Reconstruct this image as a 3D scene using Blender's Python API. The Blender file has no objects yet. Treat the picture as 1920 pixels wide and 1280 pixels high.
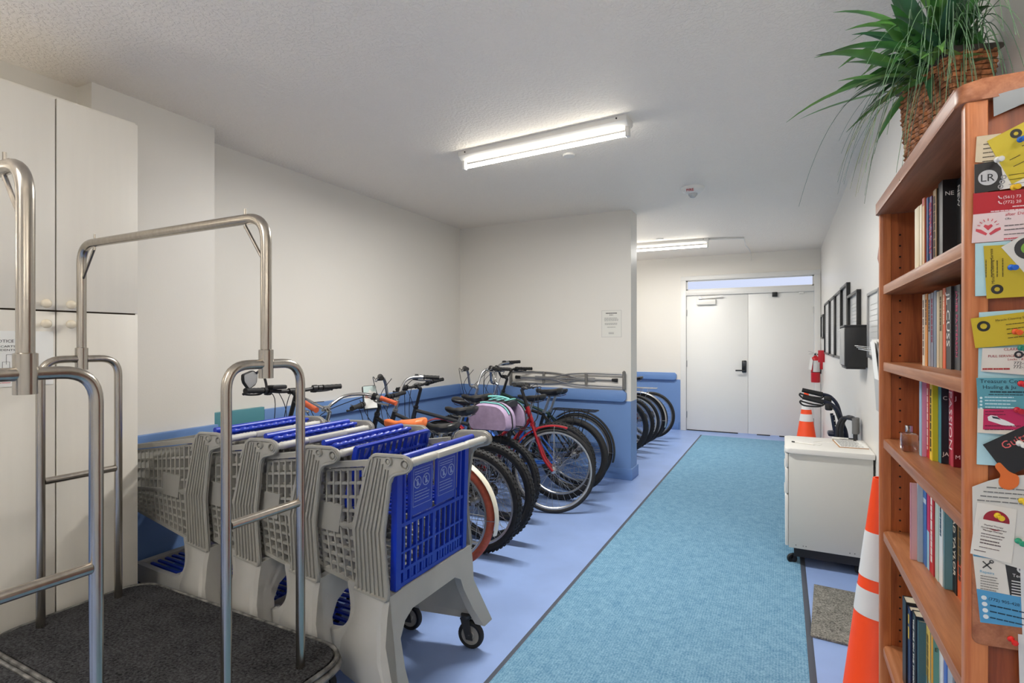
import bpy, bmesh, math, random
from mathutils import Vector, Matrix, Euler
random.seed(7)
PI = math.pi
scn = bpy.context.scene
C = scn.collection
V = Vector

# ------------------------------------------------------------------ materials
def lin(c):
    out = []
    for q in c[:3]:
        q = q / 255.0
        out.append(q / 12.92 if q <= .04045 else ((q + .055) / 1.055) ** 2.4)
    return (out[0], out[1], out[2], 1.0)

def new_mat(name):
    m = bpy.data.materials.new(name); m.use_nodes = True
    nt = m.node_tree
    return m, nt, nt.nodes['Principled BSDF']

def pm(name, col, rough=.5, metal=0.0, noise=0.0, nscale=30.0, bump=0.0, bscale=80.0, spec=.5, trans=0.0, coat=0.0, stretch=None):
    m, nt, b = new_mat(name)
    N = nt.nodes; L = nt.links
    b.inputs['Base Color'].default_value = lin(col)
    b.inputs['Roughness'].default_value = rough
    b.inputs['Metallic'].default_value = metal
    b.inputs['Specular IOR Level'].default_value = spec
    b.inputs['Transmission Weight'].default_value = trans
    b.inputs['Coat Weight'].default_value = coat
    tc = None
    if noise or bump:
        tc = N.new('ShaderNodeTexCoord')
        vec = tc.outputs['Object']
        if stretch:
            mp = N.new('ShaderNodeMapping'); mp.inputs['Scale'].default_value = stretch
            L.new(vec, mp.inputs['Vector']); vec = mp.outputs['Vector']
    if noise:
        n = N.new('ShaderNodeTexNoise'); n.inputs['Scale'].default_value = nscale; n.inputs['Detail'].default_value = 4
        L.new(vec, n.inputs['Vector'])
        r = N.new('ShaderNodeValToRGB')
        a = [max(0, q * (1 - noise)) for q in col]; c = [min(255, q * (1 + noise)) for q in col]
        r.color_ramp.elements[0].position = .3; r.color_ramp.elements[1].position = .7
        r.color_ramp.elements[0].color = lin(a); r.color_ramp.elements[1].color = lin(c)
        L.new(n.outputs['Fac'], r.inputs['Fac']); L.new(r.outputs['Color'], b.inputs['Base Color'])
    if bump:
        n2 = N.new('ShaderNodeTexNoise'); n2.inputs['Scale'].default_value = bscale; n2.inputs['Detail'].default_value = 3
        L.new(vec, n2.inputs['Vector'])
        bp = N.new('ShaderNodeBump'); bp.inputs['Strength'].default_value = bump; bp.inputs['Distance'].default_value = .004
        L.new(n2.outputs['Fac'], bp.inputs['Height']); L.new(bp.outputs['Normal'], b.inputs['Normal'])
    return m

def emit_mat(name, col, strength):
    m, nt, b = new_mat(name)
    b.inputs['Base Color'].default_value = lin(col)
    b.inputs['Emission Color'].default_value = lin(col)
    b.inputs['Emission Strength'].default_value = strength
    return m

def wood_mat(name, dark, light, axis='z', rough=.38):
    m, nt, b = new_mat(name)
    N = nt.nodes; L = nt.links
    tc = N.new('ShaderNodeTexCoord'); mp = N.new('ShaderNodeMapping')
    sc = {'x': (1.2, 22, 22), 'y': (22, 1.2, 22), 'z': (22, 22, 1.2)}[axis]
    mp.inputs['Scale'].default_value = sc
    L.new(tc.outputs['Object'], mp.inputs['Vector'])
    n = N.new('ShaderNodeTexNoise'); n.inputs['Scale'].default_value = 2.2; n.inputs['Detail'].default_value = 6; n.inputs['Distortion'].default_value = .6
    L.new(mp.outputs['Vector'], n.inputs['Vector'])
    n2 = N.new('ShaderNodeTexNoise'); n2.inputs['Scale'].default_value = 14; n2.inputs['Detail'].default_value = 2
    L.new(mp.outputs['Vector'], n2.inputs['Vector'])
    mx = N.new('ShaderNodeMix'); mx.data_type = 'FLOAT'; mx.inputs[0].default_value = .25
    L.new(n.outputs['Fac'], mx.inputs[2]); L.new(n2.outputs['Fac'], mx.inputs[3])
    r = N.new('ShaderNodeValToRGB')
    r.color_ramp.elements[0].position = .33; r.color_ramp.elements[1].position = .66
    r.color_ramp.elements[0].color = lin(dark); r.color_ramp.elements[1].color = lin(light)
    L.new(mx.outputs[0], r.inputs['Fac']); L.new(r.outputs['Color'], b.inputs['Base Color'])
    b.inputs['Roughness'].default_value = rough
    return m

def wall_two_tone(name, upper, lower, zsplit):
    m, nt, b = new_mat(name)
    N = nt.nodes; L = nt.links
    g = N.new('ShaderNodeNewGeometry'); sx = N.new('ShaderNodeSeparateXYZ')
    L.new(g.outputs['Position'], sx.inputs[0])
    gt = N.new('ShaderNodeMath'); gt.operation = 'GREATER_THAN'; gt.inputs[1].default_value = zsplit
    L.new(sx.outputs['Z'], gt.inputs[0])
    mx = N.new('ShaderNodeMix'); mx.data_type = 'RGBA'
    mx.inputs[6].default_value = lin(lower); mx.inputs[7].default_value = lin(upper)
    L.new(gt.outputs[0], mx.inputs[0]); L.new(mx.outputs[2], b.inputs['Base Color'])
    b.inputs['Roughness'].default_value = .45
    n2 = N.new('ShaderNodeTexNoise'); n2.inputs['Scale'].default_value = 120
    L.new(g.outputs['Position'], n2.inputs['Vector'])
    bp = N.new('ShaderNodeBump'); bp.inputs['Strength'].default_value = .08; bp.inputs['Distance'].default_value = .003
    L.new(n2.outputs['Fac'], bp.inputs['Height']); L.new(bp.outputs['Normal'], b.inputs['Normal'])
    return m

def knockdown_mat(name, col):
    m, nt, b = new_mat(name)
    N = nt.nodes; L = nt.links
    b.inputs['Base Color'].default_value = lin(col); b.inputs['Roughness'].default_value = .55
    tc = N.new('ShaderNodeTexCoord')
    n = N.new('ShaderNodeTexNoise'); n.inputs['Scale'].default_value = 55; n.inputs['Detail'].default_value = 5
    L.new(tc.outputs['Object'], n.inputs['Vector'])
    r = N.new('ShaderNodeValToRGB'); r.color_ramp.elements[0].position = .44; r.color_ramp.elements[1].position = .56
    L.new(n.outputs['Fac'], r.inputs['Fac'])
    bp = N.new('ShaderNodeBump'); bp.inputs['Strength'].default_value = .5; bp.inputs['Distance'].default_value = .006
    L.new(r.outputs['Color'], bp.inputs['Height']); L.new(bp.outputs['Normal'], b.inputs['Normal'])
    return m

def carpet_mat(name, a, c, scale, bump=.6, rough=.95, bands=False):
    m, nt, b = new_mat(name)
    N = nt.nodes; L = nt.links
    tc = N.new('ShaderNodeTexCoord')
    n = N.new('ShaderNodeTexNoise'); n.inputs['Scale'].default_value = scale; n.inputs['Detail'].default_value = 4; n.inputs['Roughness'].default_value = .7
    L.new(tc.outputs['Object'], n.inputs['Vector'])
    r = N.new('ShaderNodeValToRGB'); r.color_ramp.elements[0].position = .35; r.color_ramp.elements[1].position = .65
    r.color_ramp.elements[0].color = lin(a); r.color_ramp.elements[1].color = lin(c)
    n3 = N.new('ShaderNodeTexNoise'); n3.inputs['Scale'].default_value = scale * .12; n3.inputs['Detail'].default_value = 3
    L.new(tc.outputs['Object'], n3.inputs['Vector'])
    mx = N.new('ShaderNodeMix'); mx.data_type = 'FLOAT'; mx.inputs[0].default_value = .2
    L.new(n.outputs['Fac'], mx.inputs[2]); L.new(n3.outputs['Fac'], mx.inputs[3])
    fac = mx.outputs[0]
    if bands:
        w = N.new('ShaderNodeTexWave'); w.inputs['Scale'].default_value = 26; w.inputs['Distortion'].default_value = .5; w.bands_direction = 'X'
        L.new(tc.outputs['Object'], w.inputs['Vector'])
        m2 = N.new('ShaderNodeMix'); m2.data_type = 'FLOAT'; m2.inputs[0].default_value = .06
        L.new(fac, m2.inputs[2]); L.new(w.outputs['Fac'], m2.inputs[3]); fac = m2.outputs[0]
    L.new(fac, r.inputs['Fac']); L.new(r.outputs['Color'], b.inputs['Base Color'])
    b.inputs['Roughness'].default_value = rough; b.inputs['Specular IOR Level'].default_value = .15
    bp = N.new('ShaderNodeBump'); bp.inputs['Strength'].default_value = bump; bp.inputs['Distance'].default_value = .005
    L.new(n.outputs['Fac'], bp.inputs['Height']); L.new(bp.outputs['Normal'], b.inputs['Normal'])
    return m

M = {}
def K(col, rough=.5, metal=0.0, **kw):
    key = (tuple(col), rough, metal, tuple(sorted(kw.items())))
    if key not in M: M[key] = pm('paint_%d' % len(M), col, rough, metal, **kw)
    return M[key]

WHITE_WALL = wall_two_tone('wall_paint_white_over_blue', (226, 222, 214), (112, 145, 196), .795)
WHITE_PAINT = pm('wall_paint_white', (226, 223, 217), .42, bump=.06, bscale=120)
CEIL = knockdown_mat('knockdown_ceiling', (248, 240, 228))
FLOOR = pm('painted_floor', (140, 165, 214), .36, noise=.035, nscale=3.0, bump=.03, bscale=40)
BLUE = pm('blue_trim_paint', (105, 140, 194), .45)
TEAL = pm('teal_trim_paint', (82, 140, 150), .45)
DOOR = pm('door_paint', (228, 227, 223), .38)
FRAMEW = pm('door_frame_paint', (226, 225, 221), .35)
RUNNER = carpet_mat('turquoise_carpet', (76, 126, 160), (142, 182, 206), 150, bands=True)
GREYMAT = carpet_mat('grey_mat', (62, 62, 60), (160, 158, 150), 120)
DECK = carpet_mat('charcoal_carpet', (10, 10, 12), (84, 84, 86), 105, bump=1.0)
EDGE = pm('rubber_edging', (78, 84, 96), .6)
STEEL = pm('brushed_steel', (176, 169, 159), .25, 1.0, noise=.05, nscale=20, stretch=(3, 3, .3))
WORN = pm('worn_bumper', (96, 95, 92), .5, .5, noise=.6, nscale=24)
CHROME = pm('chrome', (205, 205, 205), .16, 1.0)
ALU = pm('aluminium', (186, 186, 186), .33, 1.0)
BLACKP = pm('black_plastic', (28, 28, 30), .42)
BLACKR = pm('black_rubber', (30, 30, 31), .72, noise=.2, nscale=60)
BLACKG = pm('black_gloss', (20, 20, 22), .25, coat=.3)
LAMIN = pm('cream_laminate', (226, 221, 210), .45, noise=.006, nscale=3, stretch=(12, 12, .8))
GAP = pm('dark_gap', (70, 58, 48), .8)
KNOB = pm('cream_knob', (226, 215, 192), .25)
PAPER = pm('paper', (236, 236, 232), .8)
INK = pm('ink', (48, 48, 50), .8)
GREYINK = pm('grey_ink', (120, 120, 120), .8)
CARTG = pm('cart_grey_plastic', (152, 150, 143), .42, noise=.03, nscale=5, bump=.05, bscale=300)
CARTL = pm('cart_light_plastic', (192, 191, 184), .45)
CARTB = pm('cart_blue_plastic', (17, 52, 178), .33)
WOOD_V = wood_mat('cherry_wood_upright', (122, 56, 24), (176, 96, 50), 'z')
WOOD_H = wood_mat('cherry_wood_shelf', (150, 90, 52), (190, 128, 86), 'y')
WOOD_E = wood_mat('oak_edge', (172, 94, 48), (206, 130, 80), 'z')
WOOD_T = wood_mat('oak_top_edge', (138, 80, 48), (176, 114, 78), 'y')
WOOD_X = wood_mat('cherry_wood_panel', (120, 52, 22), (160, 82, 42), 'z')
TUBE = emit_mat('fluorescent_tube_glow', (255, 250, 238), 1.0)
LAMPBODY = pm('lamp_enamel', (232, 230, 224), .35)

# ------------------------------------------------------------------ mesh builder
class MB:
    def __init__(s, X=None):
        s.bm = bmesh.new(); s.X = X or Matrix.Identity(4); s.mi = 0
    def v(s, p): return s.bm.verts.new(s.X @ V(p))
    def f(s, vs):
        try:
            fc = s.bm.faces.new(vs); fc.material_index = s.mi; return fc
        except ValueError: return None
    def box(s, c, d, bevel=0.0, rot=None, seg=2):
        x, y, z = d[0] / 2, d[1] / 2, d[2] / 2
        R = rot if rot is not None else Matrix.Identity(3)
        c = V(c)
        P = [s.v(c + R @ V((i * x, j * y, k * z))) for i in (-1, 1) for j in (-1, 1) for k in (-1, 1)]
        F = [s.f([P[i] for i in q]) for q in ((0, 1, 3, 2), (4, 6, 7, 5), (0, 4, 5, 1), (2, 3, 7, 6), (0, 2, 6, 4), (1, 5, 7, 3))]
        if bevel > 0:
            es = list({e for f in F for e in f.edges})
            r = bmesh.ops.bevel(s.bm, geom=es, offset=bevel, segments=seg, affect='EDGES', profile=.5, material=s.mi)
        return s
    def bb(s, x0, x1, y0, y1, z0, z1, bevel=0.0):
        return s.box(((x0 + x1) / 2, (y0 + y1) / 2, (z0 + z1) / 2), (abs(x1 - x0), abs(y1 - y0), abs(z1 - z0)), bevel)
    def bar(s, p, q, w, t, up=(0, 0, 1)):
        p, q = V(p), V(q); d = (q - p)
        if d.length < 1e-6: return s
        d.normalize(); u = V(up); a = d.cross(u)
        if a.length < 1e-4: a = d.cross(V((1, 0, 0)))
        a.normalize(); b = a.cross(d)
        a *= w / 2; b *= t / 2
        A = [s.v(p + i * a + j * b) for i, j in ((-1, -1), (1, -1), (1, 1), (-1, 1))]
        B = [s.v(q + i * a + j * b) for i, j in ((-1, -1), (1, -1), (1, 1), (-1, 1))]
        for i in range(4): s.f([A[i], A[(i + 1) % 4], B[(i + 1) % 4], B[i]])
        s.f(A[::-1]); s.f(B); return s
    def tube(s, pts, r, seg=10, closed=False, radii=None, caps=True):
        pts = [V(p) for p in pts]; n = len(pts)
        T = []
        for i in range(n):
            if closed: t = pts[(i + 1) % n] - pts[i - 1]
            else: t = pts[min(i + 1, n - 1)] - pts[max(i - 1, 0)]
            T.append(t.normalized())
        a = V((0, 0, 1)) if abs(T[0].z) < .9 else V((1, 0, 0))
        nrm = (a - T[0] * a.dot(T[0])).normalized()
        rings = []
        for i in range(n):
            nrm = (nrm - T[i] * nrm.dot(T[i]))
            if nrm.length < 1e-5: nrm = T[i].orthogonal()
            nrm.normalize(); bn = T[i].cross(nrm)
            rr = radii[i] if radii else r
            rings.append([s.v(pts[i] + (nrm * math.cos(2 * PI * k / seg) + bn * math.sin(2 * PI * k / seg)) * rr) for k in range(seg)])
        m = n if closed else n - 1
        for i in range(m):
            A, B = rings[i], rings[(i + 1) % n]
            for k in range(seg): s.f([A[k], A[(k + 1) % seg], B[(k + 1) % seg], B[k]])
        if caps and not closed:
            s.f(rings[0][::-1]); s.f(rings[-1])
        return s
    def cyl(s, p, q, r, seg=14, r2=None):
        return s.tube([p, q], r, seg, radii=[r, r if r2 is None else r2])
    def lathe(s, prof, c=(0, 0, 0), axis=(0, 0, 1), seg=20, a0=0.0, a1=2 * PI):
        c = V(c); ax = V(axis).normalized(); u = ax.orthogonal().normalized(); w = ax.cross(u)
        full = abs(a1 - a0 - 2 * PI) < 1e-6
        n = seg if full else seg + 1
        R = []
        for (r, z) in prof:
            if r < 1e-6: R.append([s.v(c + ax * z)])
            else: R.append([s.v(c + ax * z + (u * math.cos(a0 + (a1 - a0) * k / seg) + w * math.sin(a0 + (a1 - a0) * k / seg)) * r) for k in range(n)])
        for A, B in zip(R, R[1:]):
            for k in range(seg):
                k2 = (k + 1) % n if full else k + 1
                if len(A) == 1 and len(B) == 1: continue
                if len(A) == 1: s.f([A[0], B[k], B[k2]])
                elif len(B) == 1: s.f([A[k], A[k2], B[0]])
                else: s.f([A[k], A[k2], B[k2], B[k]])
        return s
    def ring(s, c, axis, R, r, segR=40, seg=8, rz=None):
        prof = []
        rz = r if rz is None else rz
        for k in range(seg + 1):
            a = 2 * PI * k / seg
            prof.append((R + r * math.cos(a), rz * math.sin(a)))
        s.lathe(prof, c, axis, segR); return s
    def prism(s, poly, plane, d0, d1, bevel=0.0, off=None):
        def P(a, b, d):
            return {'xz': (a, d, b), 'yz': (d, a, b), 'xy': (a, b, d)}[plane]
        o = off or (0, 0)
        A = [s.v(P(a, b, d0)) for a, b in poly]; B = [s.v(P(a + o[0], b + o[1], d1)) for a, b in poly]
        n = len(poly)
        F = [s.f(A[::-1]), s.f(B)]
        for i in range(n): F.append(s.f([A[i], A[(i + 1) % n], B[(i + 1) % n], B[i]]))
        if bevel:
            es = list({e for f in F[:2] if f for e in f.edges})
            bmesh.ops.bevel(s.bm, geom=es, offset=bevel, segments=2, affect='EDGES', profile=.5, material=s.mi)
        return s
    def loft(s, rings, caps=True):
        R = [[s.v(p) for p in r] for r in rings]
        n = len(R[0])
        for A, B in zip(R, R[1:]):
            for k in range(n): s.f([A[k], A[(k + 1) % n], B[(k + 1) % n], B[k]])
        if caps: s.f(R[0][::-1]); s.f(R[-1])
        return s
    def sphere(s, c, r, sc=(1, 1, 1), seg=14, rings=8):
        R = []
        for i in range(rings + 1):
            a = -PI / 2 + PI * i / rings
            R.append((math.cos(a), math.sin(a)))
        c = V(c); vs = []
        for (q, z) in R:
            if q < 1e-6: vs.append([s.v(c + V((0, 0, z * r * sc[2])))])
            else: vs.append([s.v(c + V((q * r * sc[0] * math.cos(2 * PI * k / seg), q * r * sc[1] * math.sin(2 * PI * k / seg), z * r * sc[2]))) for k in range(seg)])
        for A, B in zip(vs, vs[1:]):
            for k in range(seg):
                k2 = (k + 1) % seg
                if len(A) == 1: s.f([A[0], B[k2], B[k]])
                elif len(B) == 1: s.f([A[k], A[k2], B[0]])
                else: s.f([A[k], A[k2], B[k2], B[k]])
        return s
    def build(s, name, mat, parent=None, smooth=40, label=None):
        bm = s.bm
        bmesh.ops.recalc_face_normals(bm, faces=bm.faces[:])
        if smooth:
            lim = math.radians(smooth)
            for f in bm.faces: f.smooth = True
            for e in bm.edges:
                if len(e.link_faces) == 2:
                    if e.calc_face_angle(0) > lim: e.smooth = False
                else: e.smooth = False
        me = bpy.data.meshes.new(name); bm.to_mesh(me); bm.free()
        for q in (mat if isinstance(mat, (list, tuple)) else [mat]): me.materials.append(q)
        o = bpy.data.objects.new(name, me); C.objects.link(o)
        if parent: o.parent = parent
        if label: o['label'] = label
        return o

def fillet(pts, rad, n=6):
    pts = [V(p) for p in pts]; out = [pts[0]]
    for i in range(1, len(pts) - 1):
        p, a, b = pts[i], pts[i - 1], pts[i + 1]
        da, db = (a - p), (b - p)
        d = min(rad, da.length * .499, db.length * .499)
        A = p + da.normalized() * d; B = p + db.normalized() * d
        for k in range(n + 1):
            t = k / n
            out.append((1 - t) ** 2 * A + 2 * t * (1 - t) * p + t * t * B)
    out.append(pts[-1]); return out

def round_poly(poly, rad, n=5):
    m = len(poly); out = []
    for i in range(m):
        p = V((*poly[i], 0)); a = V((*poly[i - 1], 0)); b = V((*poly[(i + 1) % m], 0))
        rr = rad[i] if isinstance(rad, (list, tuple)) else rad
        da, db = a - p, b - p
        d = min(rr, da.length * .49, db.length * .49)
        if d < 1e-5: out.append((p.x, p.y)); continue
        A = p + da.normalized() * d; B = p + db.normalized() * d
        for k in range(n + 1):
            t = k / n; q = (1 - t) ** 2 * A + 2 * t * (1 - t) * p + t * t * B
            out.append((q.x, q.y))
    return out

def smooth_path(pts, n=6):
    pts = [V(p) for p in pts]; out = []
    for i in range(len(pts) - 1):
        p0 = pts[max(i - 1, 0)]; p1 = pts[i]; p2 = pts[i + 1]; p3 = pts[min(i + 2, len(pts) - 1)]
        for k in range(n):
            t = k / n
            out.append(.5 * ((2 * p1) + (p2 - p0) * t + (2 * p0 - 5 * p1 + 4 * p2 - p3) * t * t + (3 * p1 - p0 - 3 * p2 + p3) * t ** 3))
    out.append(pts[-1]); return out

def tag(o, label, cat, group=None):
    o['label'] = label; o['category'] = cat
    if group: o['group'] = group
    return o
def thing(name, label, cat, loc=(0, 0, 0), rotz=0.0, group=None):
    o = bpy.data.objects.new(name, None); C.objects.link(o)
    o.empty_display_size = .1
    o.location = loc; o.rotation_euler = (0, 0, rotz)
    return tag(o, label, cat, group)
def struct(mb, name, mat, parent=None, smooth=40):
    o = mb.build(name, mat, parent, smooth)
    if parent is None: o['kind'] = 'structure'
    return o

def text_mesh(body, size, align='LEFT', ext=.0003, spacing=1.0):
    cu = bpy.data.curves.new('lettering', 'FONT')
    cu.body = body; cu.size = size; cu.extrude = ext; cu.align_x = align; cu.resolution_u = 2
    cu.space_character = spacing
    o = bpy.data.objects.new('lettering', cu)
    C.objects.link(o)
    me = bpy.data.meshes.new_from_object(o.evaluated_get(bpy.context.evaluated_depsgraph_get()))
    bpy.data.objects.remove(o); bpy.data.curves.remove(cu)
    return me
def add_text(mb, body, size, origin, right, up, align='LEFT', ext=.0003, sx=1.0):
    """letters placed in the plane (right, up) at origin, into an existing builder"""
    me = text_mesh(body, size, align, ext)
    r = V(right).normalized(); u = V(up).normalized(); n = r.cross(u); o = V(origin)
    vs = [mb.v(o + r * q.co.x * sx + u * q.co.y + n * (q.co.z + ext)) for q in me.vertices]
    for p in me.polygons: mb.f([vs[i] for i in p.vertices])
    bpy.data.meshes.remove(me)
def print_lines(mb, origin, right, up, w, rows, pitch, h=.0012, ragged=.25, ext=.0003, align='LEFT'):
    """rows of small unreadable print"""
    r = V(right).normalized(); u = V(up).normalized(); n = r.cross(u); o = V(origin)
    rnd = random.Random(int(abs(o.x * 977 + o.z * 3571) * 1000) % 99991)
    for i in range(rows):
        ln = w * (1 - ragged * rnd.random()); x = (w - ln) / 2 if align == 'CENTER' else 0
        end = x + ln
        while x < end:
            q = min(end - x, w * (.05 + .12 * rnd.random()))
            if q > h * .4: mb.bar(o + r * x - u * pitch * i + n * ext, o + r * (x + q * .86) - u * pitch * i + n * ext, h, ext * 2, up=n)
            x += q

# ------------------------------------------------------------------ room shell
H = 2.73
struct(MB().bb(-3.6, .65, -3.1, 8.95, -.1, 0), 'floor', FLOOR)
struct(MB().bb(-3.6, .65, -3.1, 8.95, H, H + .1), 'ceiling', CEIL)
struct(MB().bb(-3.55, -3.40, 2.0, 8.95, 0, H), 'wall_left', WHITE_WALL)
struct(MB().bb(-3.45, -3.30, -3.1, 1.48, 0, H), 'wall_left_near', WHITE_WALL)
struct(MB().bb(-3.55, -3.16, 1.475, 2.14, 0, H), 'wall_left_pier', WHITE_WALL)
struct(MB().bb(.49, .62, -3.1, 8.95, 0, H), 'wall_right', WHITE_PAINT)
struct(MB().bb(-3.5, .6, -3.1, -3.0, 0, H), 'wall_back', WHITE_PAINT)
struct(MB().bb(-3.42, -1.364, 5.36, 5.60, 0, H), 'wall_partition', WHITE_WALL)
DX0, DX1, DZ, TZ = -1.385, .435, 2.125, 2.375          # double door opening and transom top
w = MB(); w.bb(-3.42, DX0 - .0, 8.78, 8.93, 0, H); w.bb(DX1, .5, 8.78, 8.93, 0, H); w.bb(DX0, DX1, 8.78, 8.93, TZ, H)
struct(w, 'wall_far', WHITE_WALL)
# blue bumper rails and base boards
def rail(x0, x1, y0, y1, z0, z1, axis, cut):
    """board with a clipped, chamfered end"""
    k = .028
    if axis == 'x':
        poly = [(x0, z0), (x1 - k, z0), (x1, z0 + k), (x1, z1 - k), (x1 - k, z1), (x0, z1)]
        return MB().prism(poly, 'xz', y0, y1, .004)
    poly = [(y0, z0), (y1, z0), (y1, z1), (y0, z1)]
    return MB().prism(poly, 'yz', x0, x1, .004)
struct(rail(-3.36, -1.405, 5.318, 5.36, .79, .905, 'x', 1), 'trim_1', BLUE)
struct(rail(-3.40, -3.36, 2.66, 5.318, .79, .905, 'y', 0), 'trim_2', BLUE)
struct(rail(-3.40, -3.36, 2.14, 2.66, .79, .925, 'y', 0), 'trim_3', TEAL)
struct(rail(-3.16, -3.12, 1.49, 2.14, .79, .885, 'y', 0), 'trim_4', BLUE)
struct(rail(-3.36, -1.50, 8.738, 8.78, .79, .905, 'x', 1), 'trim_5', BLUE)
struct(rail(-3.40, -3.36, 5.60, 8.738, .79, .905, 'y', 0), 'trim_6', BLUE)
def base(poly_pts, name):
    struct(MB().prism(poly_pts, 'xy', 0, .115, .004), name, BLUE)
base([(-3.40, 5.345), (-1.349, 5.345), (-1.349, 5.615), (-1.364, 5.615), (-1.364, 5.36), (-3.40, 5.36)], 'baseboard_partition')
base([(-3.40, 2.14), (-3.385, 2.14), (-3.385, 5.345), (-3.40, 5.345)], 'baseboard_left')
base([(-3.40, 8.765), (-1.47, 8.765), (-1.47, 8.78), (-3.40, 8.78)], 'baseboard_far')
base([(-3.16, 1.475), (-3.145, 1.475), (-3.145, 2.14), (-3.16, 2.14)], 'baseboard_pier')
# door frame, transom, leaves
fr = MB()
for x0, x1 in ((DX0 - .055, DX0 + .03), (DX1 - .03, DX1 + .05)): fr.bb(x0, x1, 8.755, 8.86, 0, TZ - .02, .003)
fr.bb(DX0 - .055, DX1 + .05, 8.755, 8.86, TZ - .02, TZ + .05, .003)
fr.bb(DX0 + .03, DX1 - .03, 8.757, 8.86, DZ - .005, DZ + .075, .003)
fr.bb(-.50, -.42, 8.836, 8.85, .012, DZ, .001)
struct(fr, 'door_frame', FRAMEW)
win = struct(MB().bb(DX0 + .03, DX1 - .03, 8.80, 8.815, DZ + .07, DZ + .095).bb(DX0 + .03, DX1 - .03, 8.80, 8.815, TZ - .035, TZ - .02)
             .bb(DX0 + .03, DX0 + .05, 8.80, 8.815, DZ + .07, TZ - .02).bb(DX1 - .05, DX1 - .03, 8.80, 8.815, DZ + .07, TZ - .02), 'window_1', FRAMEW)
glass, gnt, gb = new_mat('transom_glass')
gb.inputs['Base Color'].default_value = (.93, .95, 1, 1); gb.inputs['Roughness'].default_value = .02
gb.inputs['Transmission Weight'].default_value = 1.0; gb.inputs['IOR'].default_value = 1.02; gb.inputs['Specular IOR Level'].default_value = .2
MB().bb(DX0 + .04, DX1 - .04, 8.805, 8.809, DZ + .08, TZ - .025).build('glass_pane', glass, win)
XM = -.462
d1 = struct(MB().bb(DX0 + .033, XM - .0012, 8.79, 8.834, .014, DZ - .008, .002), 'door_1', DOOR)
d2 = struct(MB().bb(XM + .0012, DX1 - .033, 8.79, 8.834, .014, DZ - .008, .002), 'door_2', DOOR)
hd = MB().bb(XM - .085, XM - .02, 8.765, 8.79, .93, 1.115, .012).build('lock_plate', BLACKG, d1)
MB().tube(fillet([(XM - .052, 8.765, .965), (XM - .052, 8.725, .965), (XM - .17, 8.725, .962)], .02), .011).build('lever', BLACKG, hd)
MB().bb(XM - .078, XM - .028, 8.760, 8.766, 1.035, 1.10, .006).build('keypad', pm('keypad_face', (60, 62, 66), .3), hd)
cl = MB().bb(DX0 + .19, DX0 + .47, 8.735, 8.79, DZ - .155, DZ - .075, .006).build('door_closer', LAMPBODY, d1)
MB().bar((DX0 + .24, 8.745, DZ - .06), (DX0 + .57, 8.73, DZ - .03), .028, .012).bb(DX0 + .22, DX0 + .27, 8.73, 8.77, DZ - .08, DZ - .035, .004).build('closer_arm', ALU, cl)
MB().bb(-.135, -.065, 8.745, 8.79, DZ - .065, DZ + .0, .004).build('door_contact', BLACKP, d2)
MB().bb(.215, .275, 8.76, 8.79, DZ - .035, DZ - .008, .004).build('door_contact_white', LAMPBODY, d2)
for dd, x in ((d1, DX0 + .036), (d2, DX1 - .036)):
    for z in (.25, 1.05, 1.85):
        MB().cyl((x, 8.786, z - .05), (x, 8.786, z + .05), .008).build('hinge', ALU, dd)
sweep = MB().bb(DX0 + .04, XM - .14, 8.788, 8.80, .002, .016).build('door_sweep', BLACKR, d1)
MB().bb(XM + .12, XM + .30, 8.788, 8.80, .002, .016).bb(XM + .42, DX1 - .04, 8.788, 8.80, .002, .016).build('door_sweep', BLACKR, d2)

# ------------------------------------------------------------------ camera, sky, lamps
cam = bpy.data.cameras.new('camera'); co = bpy.data.objects.new('camera', cam); C.objects.link(co)
cam.sensor_width = 36; cam.lens = 1003 / 1920 * 36; cam.clip_start = .02
co.location = (0, 0, 1.40); co.rotation_euler = (PI / 2, 0, math.atan(507 / 1003))
scn.camera = co
wd = bpy.data.worlds.new('sky'); scn.world = wd; wd.use_nodes = True
bg = wd.node_tree.nodes['Background']; bg.inputs[0].default_value = lin((222, 230, 252)); bg.inputs[1].default_value = 1.0
scn.view_settings.view_transform = 'Standard'; scn.view_settings.look = 'None'
scn.view_settings.gamma = 1; scn.view_settings.use_curve_mapping = False
scn.view_settings.exposure = 0.0

TUBE_E = 16.0
tube_mat = emit_mat('lit_fluorescent_tube', (255, 249, 236), TUBE_E)
def fixture(x, y, rot, label, L=1.22, watts=30.0):
    t = thing('strip_light', label, 'light', (x, y, H), rot, 'fluorescent strip lights on the ceiling')
    prof = [(-.062, 0), (.062, 0), (.062, -.03), (.034, -.052), (-.034, -.052), (-.062, -.03)]
    b = MB().prism([(a, z) for a, z in prof], 'yz', -L / 2, L / 2, .002)
    b.build('channel_housing', LAMPBODY, t)
    for sx in (-1, 1):
        MB().bb(sx * (L / 2 - .012) - .012, sx * (L / 2 - .012) + .012, -.018, .018, -.11, -.05, .004).build('lamp_holder', LAMPBODY, t)
    MB().cyl((-L / 2 + .024, 0, -.092), (L / 2 - .024, 0, -.092), .0135, 16).build('fluorescent_tube', tube_mat, t)
    la = bpy.data.lights.new('tube_lamp', 'AREA'); la.shape = 'RECTANGLE'; la.size = L - .06; la.size_y = .026
    la.energy = watts; la.color = (1, .975, .93)
    lo = bpy.data.objects.new('tube_lamp', la); C.objects.link(lo); lo.parent = t; lo.location = (0, 0, -.107)
    for sx in (-1, 1):
        MB().cyl((sx * (L / 2 - .06), -.0625, -.012), (sx * (L / 2 - .06), -.066, -.012), .005).build('screw', BLACKP, t)
    return t
fixture(-1.42, 3.20, math.radians(-4.0), 'long strip light above the shopping carts, single glowing tube', watts=64.0)
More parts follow.
